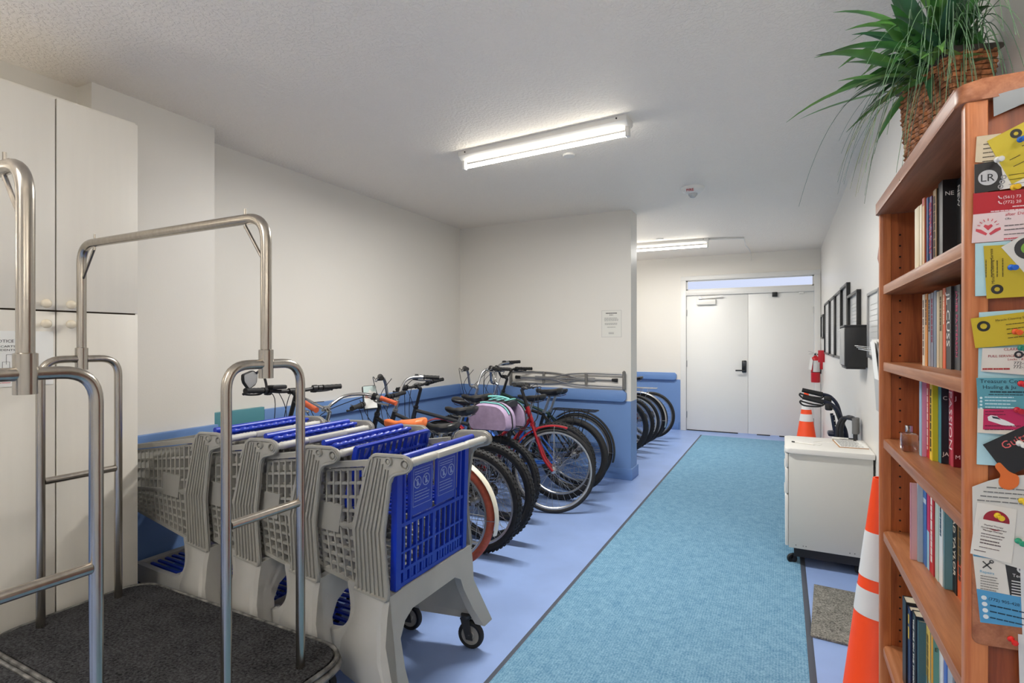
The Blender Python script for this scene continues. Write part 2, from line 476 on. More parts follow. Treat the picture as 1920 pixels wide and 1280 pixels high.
fixture(-1.46, 7.30, math.radians(2.0), 'strip light in the far bay nearest the double doors', watts=50.0)
fill_glow = emit_mat('fill_panel_glow', (255, 250, 242), 14.0)
def fill_panel(x, y, label):  # unseen glowing panels added behind the camera as soft fill light
    t = thing('fill_panel', label, 'light', (x, y, H), 0, 'added ceiling fill panels behind the viewer')
    MB().bb(-.34, .34, -.64, .64, -.025, 0, .004).build('housing', LAMPBODY, t)
    MB().bb(-.30, .30, -.60, .60, -.030, -.024).build('diffuser', fill_glow, t)
fill_panel(-1.45, -.75, 'added unseen fill panel on the ceiling over the entrance end, nearer the middle')
fill_panel(-1.45, -2.25, 'added unseen fill panel on the ceiling over the entrance end, by the end wall')

def fill_uplight(x, y, z, watts, label, axis=1):  # unseen glowing troughs added out of frame to brighten the ceiling
    t = thing('wall_fill_uplight', label, 'light', (x, y, z), 0 if axis > 0 else PI, 'added unseen fill uplights on the walls')
    MB().prism([(-.16, .0), (0, -.06), (0, .03), (-.16, .03)], 'xz', -.30, .30, .004).build('trough', LAMPBODY, t)
    MB().bb(-.15, -.01, -.29, .29, .030, .034).build('diffuser', emit_mat('fill_uplight_glow', (255, 250, 242), watts), t)
fill_uplight(.489, .55, 1.75, 34.0, 'added unseen uplighter on the right wall behind the viewer, nearer the bookcase')
fill_uplight(.489, -.75, 1.75, 50.0, 'added unseen uplighter on the right wall behind the viewer, nearer the end wall')
fill_uplight(-3.299, -.4, 1.75, 54.0, 'added unseen uplighter on the left wall behind the storage cabinet', -1)
fill_uplight(-3.399, 6.6, 1.75, 100.0, 'added unseen uplighter on the left wall of the far bay', -1)

# conduit with hanging wire beside the far lamp
t = thing('conduit', 'thin ceiling conduit running from far strip light with a dangling white wire', 'conduit', (-.84, 7.3, H))
MB().bar((0, .0, -.012), (.40, .12, -.012), .03, .02).build('raceway', LAMPBODY, t)
MB().tube(smooth_path([(.40, .12, -.012), (.41, .2, -.05), (.40, .5, -.04), (.42, .9, -.03), (.42, 1.30, -.02), (.42, 1.46, -.05), (.42, 1.466, -.12)]), .006, 6).build('wire', LAMPBODY, t)
def cover(x, y, r, label):
    o = MB().lathe([(0, -.012), (r * .9, -.012), (r, -.006), (r, 0), (0, 0)], seg=24).build('sprinkler_cover', LAMPBODY)
    o.location = (x, y, H); tag(o, label, 'ceiling cover', 'round white sprinkler covers'); return o
cover(-1.357, 3.585, .045, 'round white sprinkler cover on the ceiling beside the near strip light')
cover(-1.418, 7.05, .045, 'round white sprinkler cover on the ceiling beyond the partition')
# fire strobe
t = thing('fire_strobe', 'white round ceiling fire strobe lettered FIRE in red', 'fire alarm', (-.692, 4.84, H))
MB().lathe([(0, -.055), (.055, -.05), (.085, -.03), (.098, -.012), (.10, 0), (0, 0)], seg=28).build('dome', LAMPBODY, t)
lens = pm('strobe_lens', (235, 238, 240), .08, trans=.6)
MB().lathe([(0, -.088), (.02, -.084), (.036, -.066), (.04, -.05), (0, -.05)], seg=20).build('lens', lens, t)
b = MB()
cx, sx_ = math.cos(math.radians(8)), math.sin(math.radians(8))
add_text(b, 'FIRE', .034, (-.043, -.072, -.044), (1, 0, 0), (0, -.55, .6), ext=.0015)
b.build('lettering', pm('fire_red', (190, 40, 40), .5), t, smooth=0)

# ------------------------------------------------------------------ floor mats
def mat_thing(name, label, x0, x1, y0, y1, carpet, edge, e=.028):
    t = thing(name, label, 'mat', ((x0 + x1) / 2, (y0 + y1) / 2, 0))
    hx, hy = (x1 - x0) / 2, (y1 - y0) / 2
    MB().bb(-hx + e, hx - e, -hy + e, hy - e, 0.0005, .010).build('carpet', carpet, t)
    b = MB()
    pr = lambda s: [(0, 0.0003), (e, 0.0003), (e, .009), (e * .3, .006)]
    for s in (-1, 1):
        b.prism([(s * hx - s * q[0], q[1]) for q in pr(s)], 'xz', -hy, hy)
        b.prism([(s * hy - s * q[0], q[1]) for q in pr(s)], 'yz', -hx, hx)
    b.build('edging', edge, t); return t
mat_thing('runner_mat', 'long turquoise carpet runner with dark rubber edging along the hallway', -1.095, .128, .25, 8.40, RUNNER, EDGE)
o = MB().box((0, 0, .006), (.27, .62, .010), .002).build('floor_mat', GREYMAT)
o.location = (.275, 3.20, 0); o.rotation_euler = (0, 0, math.radians(-4)); tag(o, 'small dark grey speckled floor mat beside the runner, before the white drawer unit', 'mat')

# ------------------------------------------------------------------ storage cabinet on the left
def wardrobe():
    x0, y0, y1, zt = -2.72, .82, 1.46, 2.435
    t = thing('storage_cabinet', 'tall cream laminate storage cabinet with four doors and round knobs', 'cabinet', (x0, (y0 + y1) / 2, 0))
    hy = (y1 - y0) / 2; D = .56
    b = MB(); b.bb(-D, -.02, -hy, hy, .08, zt, .002); b.bb(-D + .05, -.06, -hy + .02, hy - .02, 0, .08)
    b.build('body', LAMIN, t)
    MB().bb(-.0215, -.0195, -hy + .002, hy - .002, .09, zt - .012).build('door_gap', GAP, t)
    zs = 1.528
    for s in (-1, 1):
        for (za, zb, kz) in ((.085, zs - .0035, zs - .055), (zs + .0035, zt - .014, zs + .028)):
            a, c = sorted((s * .0028, s * (hy - .001)))
            d = MB().bb(-.019, 0, a, c, za, zb, .0015).build('door', LAMIN, t)
            MB().lathe([(0, 0), (.009, 0), (.008, .006), (.007, .010), (.013, .015), (.018, .021), (.0185, .024), (.0175, .0245), (.0175, .0255), (.0185, .026), (.018, .030), (.013, .036), (0, .0385)],
                       (0, s * .043, kz), (1, 0, 0), 24).build('knob', KNOB, d)
    return t
wardrobe()

# paper notice on the lower left cabinet door
def notice_sheet():
    x = -2.7185
    o = thing('notice_sheet', 'white paper notice about carts taped to the cream cabinet door', 'notice', (x, 1.0, 1.33))
    MB().bb(0, .0008, -.127, .130, -.108, .112).build('paper', PAPER, o)
    b = MB(); rt, up = (0, 1, 0), (0, 0, 1)
    add_text(b, 'NOTICE', .0165, (.0009, -.062, .066), rt, up, sx=1.05)
    add_text(b, 'CARTS ARE', .0112, (.0009, -.040, .047), rt, up, sx=1.35)
    add_text(b, 'RESIDENTS ONLY.', .0112, (.0009, -.066, .033), rt, up, sx=1.3)
    for pts in ([(0, -.022, -.020), (0, -.022, .018), (0, .022, .020), (0, .022, -.018)], [(0, -.034, -.040), (0, -.034, -.010), (0, -.012, -.010), (0, -.012, -.040)],
                [(0, .012, -.038), (0, .012, -.008), (0, .034, -.008), (0, .034, -.038)], [(0, -.036, -.041), (0, .036, -.039)]):
        b.tube([V(p) + V((.0012, 0, 0)) for p in pts], .0006, 4)
    for yy in (-.024, .024): b.lathe([(.0045, 0), (.0045, .001), (0, .001)], (.0008, yy, -.047), (1, 0, 0), 10)
    b.build('lettering', INK, o, smooth=0)
    b = MB(); print_lines(b, (.0009, -.11, -.092), rt, up, .19, 1, .006, .0022, .05)
    b.build('red_lettering', pm('notice_red', (190, 70, 74), .8), o, smooth=0)
notice_sheet()

# ------------------------------------------------------------------ luggage carts
def caster(parent, x, y, r, wdt, top, fork_mat, tyre=BLACKR, hubm=CARTG, ang=0.0, name='caster'):
    X = Matrix.Translation((x, y, 0)) @ Matrix.Rotation(ang, 4, 'Z')
    f = MB(X)
    f.cyl((0, 0, top - .014), (0, 0, top), r * .42)
    off = -r * .38
    for s in (-1, 1):
        f.prism([(-r * .36, top - .014), (r * .36, top - .014), (off + r * .26, r * .72), (off - r * .26, r * .72)], 'xz', s * (wdt / 2 + .003), s * (wdt / 2 + .007))
    f.bb(-r * .36, r * .36, -(wdt / 2 + .007), wdt / 2 + .007, top - .018, top - .012)
    f.cyl((off, -wdt / 2 - .011, r), (off, wdt / 2 + .011, r), r * .1, 8)
    fo = f.build(name, fork_mat, parent)
    ty = MB(X); h = wdt / 2
    ty.lathe([(r * .70, -h * .8), (r * .9, -h), (r * .985, -h * .6), (r, 0), (r * .985, h * .6), (r * .9, h), (r * .70, h * .8), (r * .70, -h * .8)], (off, 0, r), (0, 1, 0), 28)
    wo = ty.build('wheel', tyre, fo)
    hb = MB(X); hb.lathe([(0, -h * .75), (r * .25, -h * .85), (r * .3, -h * .5), (r * .6, -h * .5), (r * .71, -h * .8), (r * .71, h * .8), (r * .6, h * .5), (r * .3, h * .5), (r * .25, h * .85), (0, h * .75)], (off, 0, r), (0, 1, 0), 24)
    hb.build('wheel_hub', hubm, fo)
    return fo

def luggage_cart(x, y, label):
    t = thing('luggage_cart', label, 'luggage cart', (x, y, 0), 0, 'steel luggage carts with carpeted decks')
    LX, LY, zt, R = .64, .29, .285, .13
    pl = round_poly([(-LX, -LY), (LX, -LY), (LX, LY), (-LX, LY)], R, 8)
    MB().prism([(a * .985, b_ * .975) for a, b_ in pl], 'xy', zt - .05, zt - .012).build('deck', pm('deck_board', (70, 66, 62), .7), t)
    b = MB(); b.prism([(a * .98, b_ * .965) for a, b_ in pl], 'xy', zt - .012, zt, .004)
    b.build('carpet', DECK, t)
    b = MB(); b.tube([(a, b_, zt - .006) for a, b_ in pl], .008, 8, closed=True); b.tube([(a * 1.004, b_ * 1.01, zt - .030) for a, b_ in pl], .013, 8, closed=True)
    b.build('bumper', WORN, t)
    px, py, r = .557, .137, .0165
    ztop, zover = 1.328, 1.80
    for s in (-1, 1):
        b = MB(); b.tube(fillet([(s * px, -py, zt - .02), (s * px, -py, ztop), (s * px, py, ztop), (s * px, py, zt - .02)], .075, 8), r * .92, 14)
        hoop = b.build('end_hoop', STEEL, t)
        MB().cyl((s * px, -py + .012, .85), (s * px, py - .012, .85), r * .86).build('crossbar', STEEL, hoop)
        b = MB(); b.lathe([(r * .9, -.045), (r * 1.35, -.045), (r * 1.35, .045), (r * 1.05, .047)], (s * px, 0, ztop), (0, 0, 1), 20)
        b.build('collar', STEEL, hoop)
    b = MB(); b.tube(fillet([(-px, 0, ztop), (-px, 0, zover), (px, 0, zover), (px, 0, ztop)], .085, 9), r * 1.02, 16)
    b.build('hanging_rail', STEEL, t)
    for s in (-1, 1):
        b = MB()
        b.cyl((s * (px - .10), 0, zover + .035), (s * (px - .10), 0, zover - .03), .0045, 8)
        b.cyl((s * (px - .10), 0, zover - .02), (s * (px - .008), 0, zover - .145), .0055, 8)
        b.build('corner_brace', STEEL, t)
    for sx in (-1, 1):
        for sy in (-1, 1):
            caster(t, sx * (LX - .17), sy * (LY - .11), .085, .034, zt - .05, STEEL, BLACKR, CARTG, ang=.5 * sx)
    return t
luggage_cart(-2.031, 1.172, 'whole luggage cart with charcoal carpeted deck between the cream cabinet and the shopping carts')
luggage_cart(-2.055, .572, 'luggage cart cut off by the left edge, only its near hoop and bent rail showing')

# ------------------------------------------------------------------ shopping carts
# local frame: x forward (towards the wall), y across, z up; x = 0 at the handle ends
CB, CF = .255, .215                      # half widths of the basket inside at rear / front
BL = .92                                 # basket length
def hw(x): return .272 + (.212 - .272) * max(0, (x - .10)) / (BL - .10)
def zrim(x): return .946 - (x - .2) * .155
def zbot(x): return .458 + (x - .10) * .115
def side_grid(b, s, x0, x1, nx, zlo, zhi, nz, wv=.009, wh=.010, t=.010, slant=.0, skip=None):
    """lattice between two lengthwise lines; zlo / zhi are functions of x"""
    for i in range(nx + 1):
        x = x0 + (x1 - x0) * i / nx
        xl = x + slant
        if skip and skip[0] < x < skip[1]:
            continue
        b.bar((xl, s * hw(xl), zlo(x)), (x, s * hw(x), zhi(x)), t * 2.0, wv * .8, up=(1, 0, 0))
    for j in range(nz + 1):
        k = j / nz
        b.bar((x0, s * hw(x0), zlo(x0) + (zhi(x0) - zlo(x0)) * k), (x1, s * hw(x1), zlo(x1) + (zhi(x1) - zlo(x1)) * k), t * 1.2, wh)

def shopping_cart(x, y, label, nested):
    t = thing('shopping_cart', label, 'shopping cart', (x, y, 0), PI, 'grey plastic shopping carts with blue rear gates, nested in a row')
    zmid = lambda q: .705 - (q - .2) * .10
    # --- basket: two lattice sides, front, bottom, rim
    b = MB()
    for s in (-1, 1):
        side_grid(b, s, .235, BL, 17, zmid, lambda q: zrim(q) - .022, 4, t=.009)
        side_grid(b, s, .235, BL, 17, zbot, lambda q: zmid(q) - .012, 5, t=.009, slant=-.03)
        pts = [(.20, s * (hw(.2) + .004), zrim(.2)), (BL, s * (hw(BL) + .004), zrim(BL))]
        b.bar(pts[0], pts[1], .026, .022)
        b.bar((.235, s * hw(.235), zmid(.235)), (BL, s * hw(BL), zmid(BL)), .022, .012)
        b.bar((.10, s * hw(.1), zbot(.1)), (BL, s * hw(BL), zbot(BL)), .02, .016)
    for i in range(13):
        yy = -hw(BL) + 2 * hw(BL) * i / 12
        b.bar((BL, yy, zbot(BL)), (BL + .01, yy, zrim(BL)), .008, .016)
    for j in range(8):
        zz = zbot(BL) + (zrim(BL) - zbot(BL)) * j / 7
        b.bar((BL, -hw(BL), zz), (BL, hw(BL), zz), .012, .010)
    b.bar((BL, -hw(BL), zrim(BL)), (BL, hw(BL), zrim(BL)), .026, .022)
    for i in range(11):
        k = -1 + 2 * i / 10
        b.bar((.11, k * hw(.1), zbot(.11)), (BL, k * hw(BL), zbot(BL)), .008, .010)
    for j in range(15):
        q = .13 + (BL - .13) * j / 14
        b.bar((q, -hw(q), zbot(q)), (q, hw(q), zbot(q)), .008, .010)
    bk = b.build('basket', CARTG, t, smooth=0)
    for s in (-1, 1):
        b = MB(); q0, q1 = .365, .50
        A = [(q0, .655), (q1, .655), (q1 + .0, .762), (q0 - .02, .762)]
        rings = [[(a, s * (hw(a) - .004), z) for a, z in A], [(a, s * (hw(a) + .012), z) for a, z in A]]
        b.loft(rings); b.build('sign_plate', CARTG, bk, smooth=30)
    # --- ribbed side panels with the handle arm
    out = [(.182, .94), (.172, .965), (.155, .985), (.02, .992), (-.008, .975), (-.010, .952), (.005, .935), (.068, .918), (.088, .895), (.103, .79), (.118, .685), (.104, .54), (.092, .452),
           (.262, .474), (.246, .545), (.272, .705), (.224, .86), (.205, .94)]
    for s in (-1, 1):
        b = MB()
        y0, y1 = s * .279, s * .291
        b.prism(round_poly(out, .012, 3), 'xz', y0, y1, .003)
        # raised border
        pr = round_poly([(q[0] + (0), q[1]) for q in out[:13]], .014, 3)
        edge = [V((q[0], s * .293, q[1])) for q in out]
        b.tube(fillet([V((q[0] + 0, s * .292, q[1])) for q in [(.212, .90), (.196, .935), (.180, .966), (.158, .984), (.02, .990), (-.004, .974), (-.006, .952), (.008, .938), (.072, .920), (.092, .896), (.107, .79), (.121, .685), (.108, .54), (.097, .456), (.255, .474)]], .02, 3), .0075, 6)
        # ribs run down the panel, kinked at mid height
        for i in range(7):
            k = (i + .35) / 7
            top = .112 + (.198 - .112) * k
            mid = .132 + (.262 - .132) * k
            bot = .112 + (.250 - .112) * k
            ztop_ = .972 if k > .4 else .955 if k > .2 else .935
            b.bar((top - .02 if k < .7 else top - .012, s * .291, ztop_), (mid, s * .293, .70), .014, .0055, up=(1, 0, 0))
            b.bar((mid, s * .293, .70), (bot, s * .291, .47), .014, .0055, up=(1, 0, 0))
        so = b.build('side_panel', CARTG, t)
        for cx, cz, rr in ((.016, .962, .0185), (.092, .966, .013)):
            b = MB()
            b.ring((cx, s * .294, cz), (0, 1, 0), rr, .0042, 24, 6, .008)
            b.lathe([(0, -.004), (rr * .55, -.004), (rr * .5, .004), (0, .004)], (cx, s * .294, cz), (0, 1, 0), 16)
            b.build('bolt_boss', CARTG, so)
    # --- handle with moulded grips
    b = MB(); pts = []; rad = []
    n = 66
    for i in range(n + 1):
        k = -1 + 2 * i / n; yy = k * .281
        g = abs(k)
        r_ = .0128
        if g > .42 and g < .92: r_ = .0155 + .0016 * math.sin(g * 95)
        pts.append((.016, yy, .962)); rad.append(r_)
    b.tube(pts, .014, 12, radii=rad)
    b.bb(-.004, .034, -.115, .115, .950, .974, .006)
    b.build('handle', CARTL, t)
    # --- base: rear apron with two splayed legs, hourglass side walls, side rails to the front
    b = MB()
    half = [(.284, .47), (.298, .40), (.308, .30), (.322, .20), (.332, .125), (.262, .125), (.243, .20), (.222, .29), (.196, .345), (.15, .372)]
    poly = [(yy, z) for yy, z in half] + [(-yy, z) for yy, z in reversed(half)]
    R0 = [(.094 - max(0, .26 - z) * .62, yy, z) for yy, z in poly]; R1 = [(.128 - max(0, .26 - z) * .52, yy * .995, z) for yy, z in poly]
    b.loft([R0, R1])
    wal = [(.10, .462), (.318, .488), (.300, .43), (.292, .375), (.302, .335), (.335, .30), (.372, .275), (.42, .262), (.60, .245), (.86, .225), (.905, .19), (.90, .15), (.86, .135), (.60, .145), (.30, .15), (.16, .125), (.022, .125), (.052, .185), (.082, .235), (.10, .29)]
    wal = round_poly(wal, .025, 3)
    def wy(q, z):
        e = .278 + max(0, .40 - z) * .11 if q < .36 else .0
        u = min(1, max(0, (q - .20) / .70))
        v_ = .286 - .105 * u + max(0, .42 - z) * .11 * (1 - min(1, max(0, (q - .12) / .3)))
        return v_
    for s in (-1, 1):
        b.loft([[(q, s * (wy(q, z) - .030), z) for q, z in wal], [(q, s * wy(q, z), z) for q, z in wal]])
        # bulged outer skin of the leg
        ring = []
        for z, xa, xb, d in ((.462, .108, .318, .010), (.43, .106, .300, .014), (.375, .106, .290, .020), (.31, .100, .325, .022), (.24, .092, .360, .020), (.17, .062, .380, .016), (.128, .035, .370, .008)):
            ring.append([(xa, s * (wy(xa, z) - .004), z), (xa + .03, s * (wy(xa + .03, z) + d * .8), z), ((xa + xb) / 2 - .01, s * (wy((xa + xb) / 2, z) + d), z), (xb - .05, s * (wy(xb - .05, z) + d * .35), z), (xb - .004, s * (wy(xb, z) - .004), z), (xb - .02, s * (wy(xb, z) - .024), z), (xa + .02, s * (wy(xa, z) - .024), z)])
        b.loft(ring)
    b.bb(.845, .90, -.185, .185, .15, .222, .02)
    b.bb(.36, .40, -.25, .25, .165, .185)
    b.build('base_frame', CARTL if False else pm('cart_base_grey', (174, 172, 166), .42, noise=.03, nscale=5) if 'cart_base_grey' not in bpy.data.materials else bpy.data.materials['cart_base_grey'], t, smooth=32)
    # --- bottom tray (blue slats)
    b = MB()
    for i in range(9):
        yy = -.15 + .30 * i / 8
        b.bar((.38, yy * 1.25, .20), (.85, yy, .20), .014, .010)
    b.bar((.6, -.19, .196), (.6, .19, .196), .014, .010)
    b.build('bottom_rack', CARTB, t, smooth=0)
    for s in (-1, 1):
        caster(t, .115, s * .278, .062, .030, .150, pm('caster_fork', (70, 70, 70), .4, .4) if 'caster_fork' not in bpy.data.materials else bpy.data.materials['caster_fork'], BLACKR, CARTG, ang=.1, name='rear_caster')
        caster(t, .835, s * .155, .062, .030, .150, bpy.data.materials['caster_fork'], BLACKR, CARTG, ang=.25 * s, name='front_caster')
    # --- blue rear gate
    def gate_panel(X):
        """flat gate in local (u across, w down from the hinge): u along y, w along -z before transform"""
        g = MB(X); W0, W1, Hh = .236, .232, .475
        for u in (-W0, W0): g.bar((0, u, 0), (0, u * W1 / W0, -Hh), .030, .026, up=(1, 0, 0))
        n = 12
        for i in range(1, n):
            u = -W0 + 2 * W0 * i / n
            ztop = -.235 if -.15 < u < .15 else -.02
            wv = .0095 if i != 6 else .02
            g.bar((0, u * 1.0, ztop), (0, u * .98, -Hh + .01), wv, .015, up=(1, 0, 0))
        for z, th in ((-.02, .02), (-.24, .014), (-.345, .008), (-.415, .012), (-Hh + .008, .016)):
            g.bar((0, -W0, z), (0, W0, z), .017, th)
        g.bb(-.006, .006, -.155, -.012, -.225, -.03, .004); g.bb(-.006, .006, .012, .155, -.225, -.03, .004)
        for i in range(12):
            u = -W0 + 2 * W0 * (i + .5) / 12
            g.bar((.004, u, -Hh + .012), (.004, u, -Hh + .052), .014, .018, up=(1, 0, 0))
        return g
    def rod(zx, knobby, name):
        q, z = zx; b = MB(); pts = []; rad = []
        n = 44
        for i in range(n + 1):
            yy = -.245 + .49 * i / n
            pts.append((q, yy, z)); rad.append(.0135 if not knobby else (.0125 if (i // 2) % 2 else .0085))
        b.tube(pts, .01, 10, radii=rad); return b
    if not nested:
        X = Matrix.Translation((.098, 0, .948)) @ Matrix.Rotation(math.radians(-1.5), 4, 'Y')
        g = gate_panel(X).build('rear_gate', CARTB, t, smooth=0)
        b = MB(X); white = pm('pictogram_white', (150, 165, 215), .6)
        rt = (0, -1, 0); x_ = -.0068
        for sg, cols in ((1, (.118, .062)), (-1, (-.062, -.118))):
            for cy in cols:
                b.ring((x_, cy, -.098), (1, 0, 0), .0225, .0022, 22, 5, .0006)
                b.bar((x_, cy + .015, -.083), (x_, cy - .015, -.113), .0035, .001, up=(1, 0, 0))
                b.lathe([(.0045, -.0004), (.0045, .0004), (0, .0004)], (x_, cy, -.088), (-1, 0, 0), 10)
                b.prism([(cy - .007, -.112), (cy + .007, -.112), (cy + .005, -.095), (cy - .005, -.095)], 'yz', x_ - .0004, x_ + .0004)
            c0, c1 = (.145, .025) if sg > 0 else (-.025, -.145)
            for p, q in (((c0, -.045), (c1, -.045)), ((c1, -.045), (c1, -.19)), ((c1, -.19), (c0, -.19)), ((c0, -.19), (c0, -.045))):
                b.bar((x_, p[0], p[1]), (x_, q[0], q[1]), .0016, .0008, up=(1, 0, 0))
            print_lines(b, (x_, c0 - .008, -.135), rt, (0, 0, 1), .10, 4, .012, .0028, .2, ext=.0004)
            print_lines(b, (x_, c0 - .008, -.056), rt, (0, 0, 1), .10, 2, .009, .0028, .2, ext=.0004)
        b.build('pictogram', white, g, smooth=0)
        b = rod((.066, .972), False, 'gate_rod')
        b.bb(.050, .083, -.035, .035, .958, .986, .006); b.build('gate_rod', CARTB, t)
        # child seat back, upright lattice
        b = MB(Matrix.Translation((.30, 0, .985)) @ Matrix.Rotation(math.radians(-13), 4, 'Y'))
        for u in (-.232, .232): b.bar((0, u, 0), (0, u, -.24), .016, .02, up=(1, 0, 0))
        for z in (0, -.062, -.12, -.24): b.bar((0, -.235, z), (0, .235, z), .02, .010)
        for i in range(1, 12):
            u = -.235 + .47 * i / 12; b.bar((0, u, 0), (0, u, -.24), .006, .016, up=(1, 0, 0))
        for a, c in ((-4, -3), (-2, -3), (1, 2), (3, 2), (5, 4), (-6, -5)):
            b.bar((0, a * .0392, -.118), (0, c * .0392, -.004), .006, .012, up=(1, 0, 0))
        b.build('child_seat_back', CARTB, t, smooth=0)
        b = MB()
        for i in range(10):
            u = -.20 + .40 * i / 9; b.bar((.12, u, .745), (.335, u, .735), .012, .008)
        for q in (.13, .23, .33): b.bar((q, -.215, .74), (q, .215, .74), .012, .012)
        b.build('child_seat', CARTB, t, smooth=0)
    else:
        # pushed up by the cart behind: gate and seat lie over the basket
        X = Matrix.Translation((.082, 0, .968)) @ Matrix.Rotation(math.radians(-78), 4, 'Y')
        X2 = Matrix.Translation((.078, 0, .972)) @ Matrix.Rotation(math.radians(-77.0), 4, 'Y') @ Matrix.Diagonal((1, 1, .52, 1))
        gate_panel(X2).build('rear_gate', CARTB, t, smooth=0)
        rod((.118, .992), False, 'gate_rod').build('gate_rod', CARTB, t)
        rod((.066, .984), True, 'seat_rod').build('seat_hinge_rod', CARTB, t)
    return t
CY = 1.82
shopping_cart(-1.18, CY, 'nearest shopping cart of the nested row, whole blue rear gate with pictograms showing', False)
shopping_cart(-1.525, CY, 'second shopping cart in the nested row, directly ahead of the nearest one', True)
shopping_cart(-1.865, CY, 'third shopping cart in the nested row, partly behind the luggage cart hoop', True)
shopping_cart(-2.205, CY, 'front shopping cart of the nested row, its basket reaching the wall by the cabinet', True)

# ------------------------------------------------------------------ bicycles
# local frame: x forward, y to the rider's left, z up; origin on the floor under the rear axle
SPOKE = pm('spoke_steel', (190, 190, 190), .3, 1.0)
RIMS = pm('rim_alloy', (190, 190, 188), .3, .9)
RIMB = pm('rim_black', (34, 34, 36), .4)
CHAINM = pm('chain_steel', (110, 104, 96), .4, .9)
SADB = pm('saddle_vinyl', (34, 34, 35), .38)
GRIPB = pm('grip_rubber', (26, 26, 27), .65)

def make_wheel(root, cx, R, tw, X, rim=RIMS, tyre=BLACKR, knob=0, disc=False, cog=False, n=32, rimw=.012, wheel_name='wheel'):
    ax = (0, 1, 0); c = (cx, 0, R)
    Rr = R - 2 * tw + .004
    b = MB(X); b.lathe([(Rr - .016, -.006), (Rr - .010, -rimw), (Rr + .006, -rimw * 1.05), (Rr + .006, -rimw * .8), (Rr, 0), (Rr + .006, rimw * .8), (Rr + .006, rimw * 1.05), (Rr - .010, rimw), (Rr - .016, .006), (Rr - .016, -.006)], c, ax, 56)
    w = b.build(wheel_name, rim, root)
    b = MB(X); b.ring(c, ax, R - tw, tw, 64, 10)
    if knob:
        for i in range(knob):
            a = 2 * PI * i / knob
            for yy, da in ((-tw * .72, 0), (0, PI / knob), (tw * .72, 0)):
                q = a + da; rr = R - tw + math.sqrt(max(0, tw * tw - yy * yy)) * .98
                p = V((cx + math.cos(q) * rr, yy, R + math.sin(q) * rr)); o = V((math.cos(q), yy / tw * .8, math.sin(q))).normalized()
                p0 = p - o * .002; p1 = p + o * .0045
                b.bar(p0, p1, tw * .42, R * 2 * PI / knob * .52, up=(0, 1, 0) if abs(yy) < .001 else V((-math.sin(q), 0, math.cos(q))))
    b.build('tyre', tyre, w, smooth=50)
    b = MB(X)
    for i in range(n):
        a = 2 * PI * i / n; s = 1 if i % 2 else -1; k = (1 if (i // 2) % 2 else -1) * .95
        p = V((cx + math.cos(a) * (Rr - .012), s * .002, R + math.sin(a) * (Rr - .012)))
        q = V((cx + math.cos(a + k) * .022, s * .026, R + math.sin(a + k) * .022))
        b.bar(p, q, .0022, .0022)
    b.build('spokes', SPOKE, w, smooth=0)
    b = MB(X); b.lathe([(0, -.058), (.006, -.058), (.006, -.034), (.024, -.030), (.024, -.024), (.013, -.020), (.012, .020), (.024, .024), (.024, .030), (.006, .034), (.006, .058), (0, .058)], c, ax, 20)
    b.build('hub', ALU, w)
    if disc:
        b = MB(X); b.lathe([(.055, .034), (.082, .034), (.082, .036), (.055, .036), (.055, .034)], c, ax, 36)
        for i in range(6):
            a = PI / 3 * i; b.bar((cx + .02 * math.cos(a), .035, R + .02 * math.sin(a)), (cx + .058 * math.cos(a + .5), .035, R + .058 * math.sin(a + .5)), .008, .002, up=(0, 1, 0))
        b.build('brake_disc', CHROME, w)
    if cog:
        b = MB(X)
        for i, rr in enumerate((.052, .045, .038, .032, .026)): b.lathe([(0, -.030 - .005 * i), (rr, -.030 - .005 * i), (rr, -.0325 - .005 * i), (0, -.0325 - .005 * i)], c, ax, 26)
        b.build('sprocket_cassette', CHAINM, w)
    return w

def saddle_mesh(cx, z, L=.27, W=.155, nose=.042, thick=.055, X=None):
    b = MB(X); rings = []
    n = 12
    for i in range(n + 1):
        t = i / n                                   # 0 = rear, 1 = nose
        x = cx - L * .5 + L * t
        w = W * .5 * (1 - t) ** .0 if t < .0 else W * .5
        w = (W * .5 - nose * .5) * (1 / (1 + math.exp((t - .38) * 11))) + nose * .5
        if t < .12: w *= .72 + .28 * math.sin(t / .12 * PI / 2)
        if t > .93: w *= .8
        zz = z + .018 * (1 - t) ** 2 - .010 * math.sin(t * PI) + (.006 if t > .8 else 0)
        h = thick * (.85 if t < .6 else .6)
        if t in (0, 1): w *= .55; h *= .6
        ring = []
        for k in range(14):
            a = 2 * PI * k / 14
            yy = math.cos(a) * w; zq = math.sin(a)
            zq = zz + (zq * h * .38 if zq > 0 else zq * h * .75)
            ring.append((x, yy, zq))
        rings.append(ring)
    b.loft(rings); return b

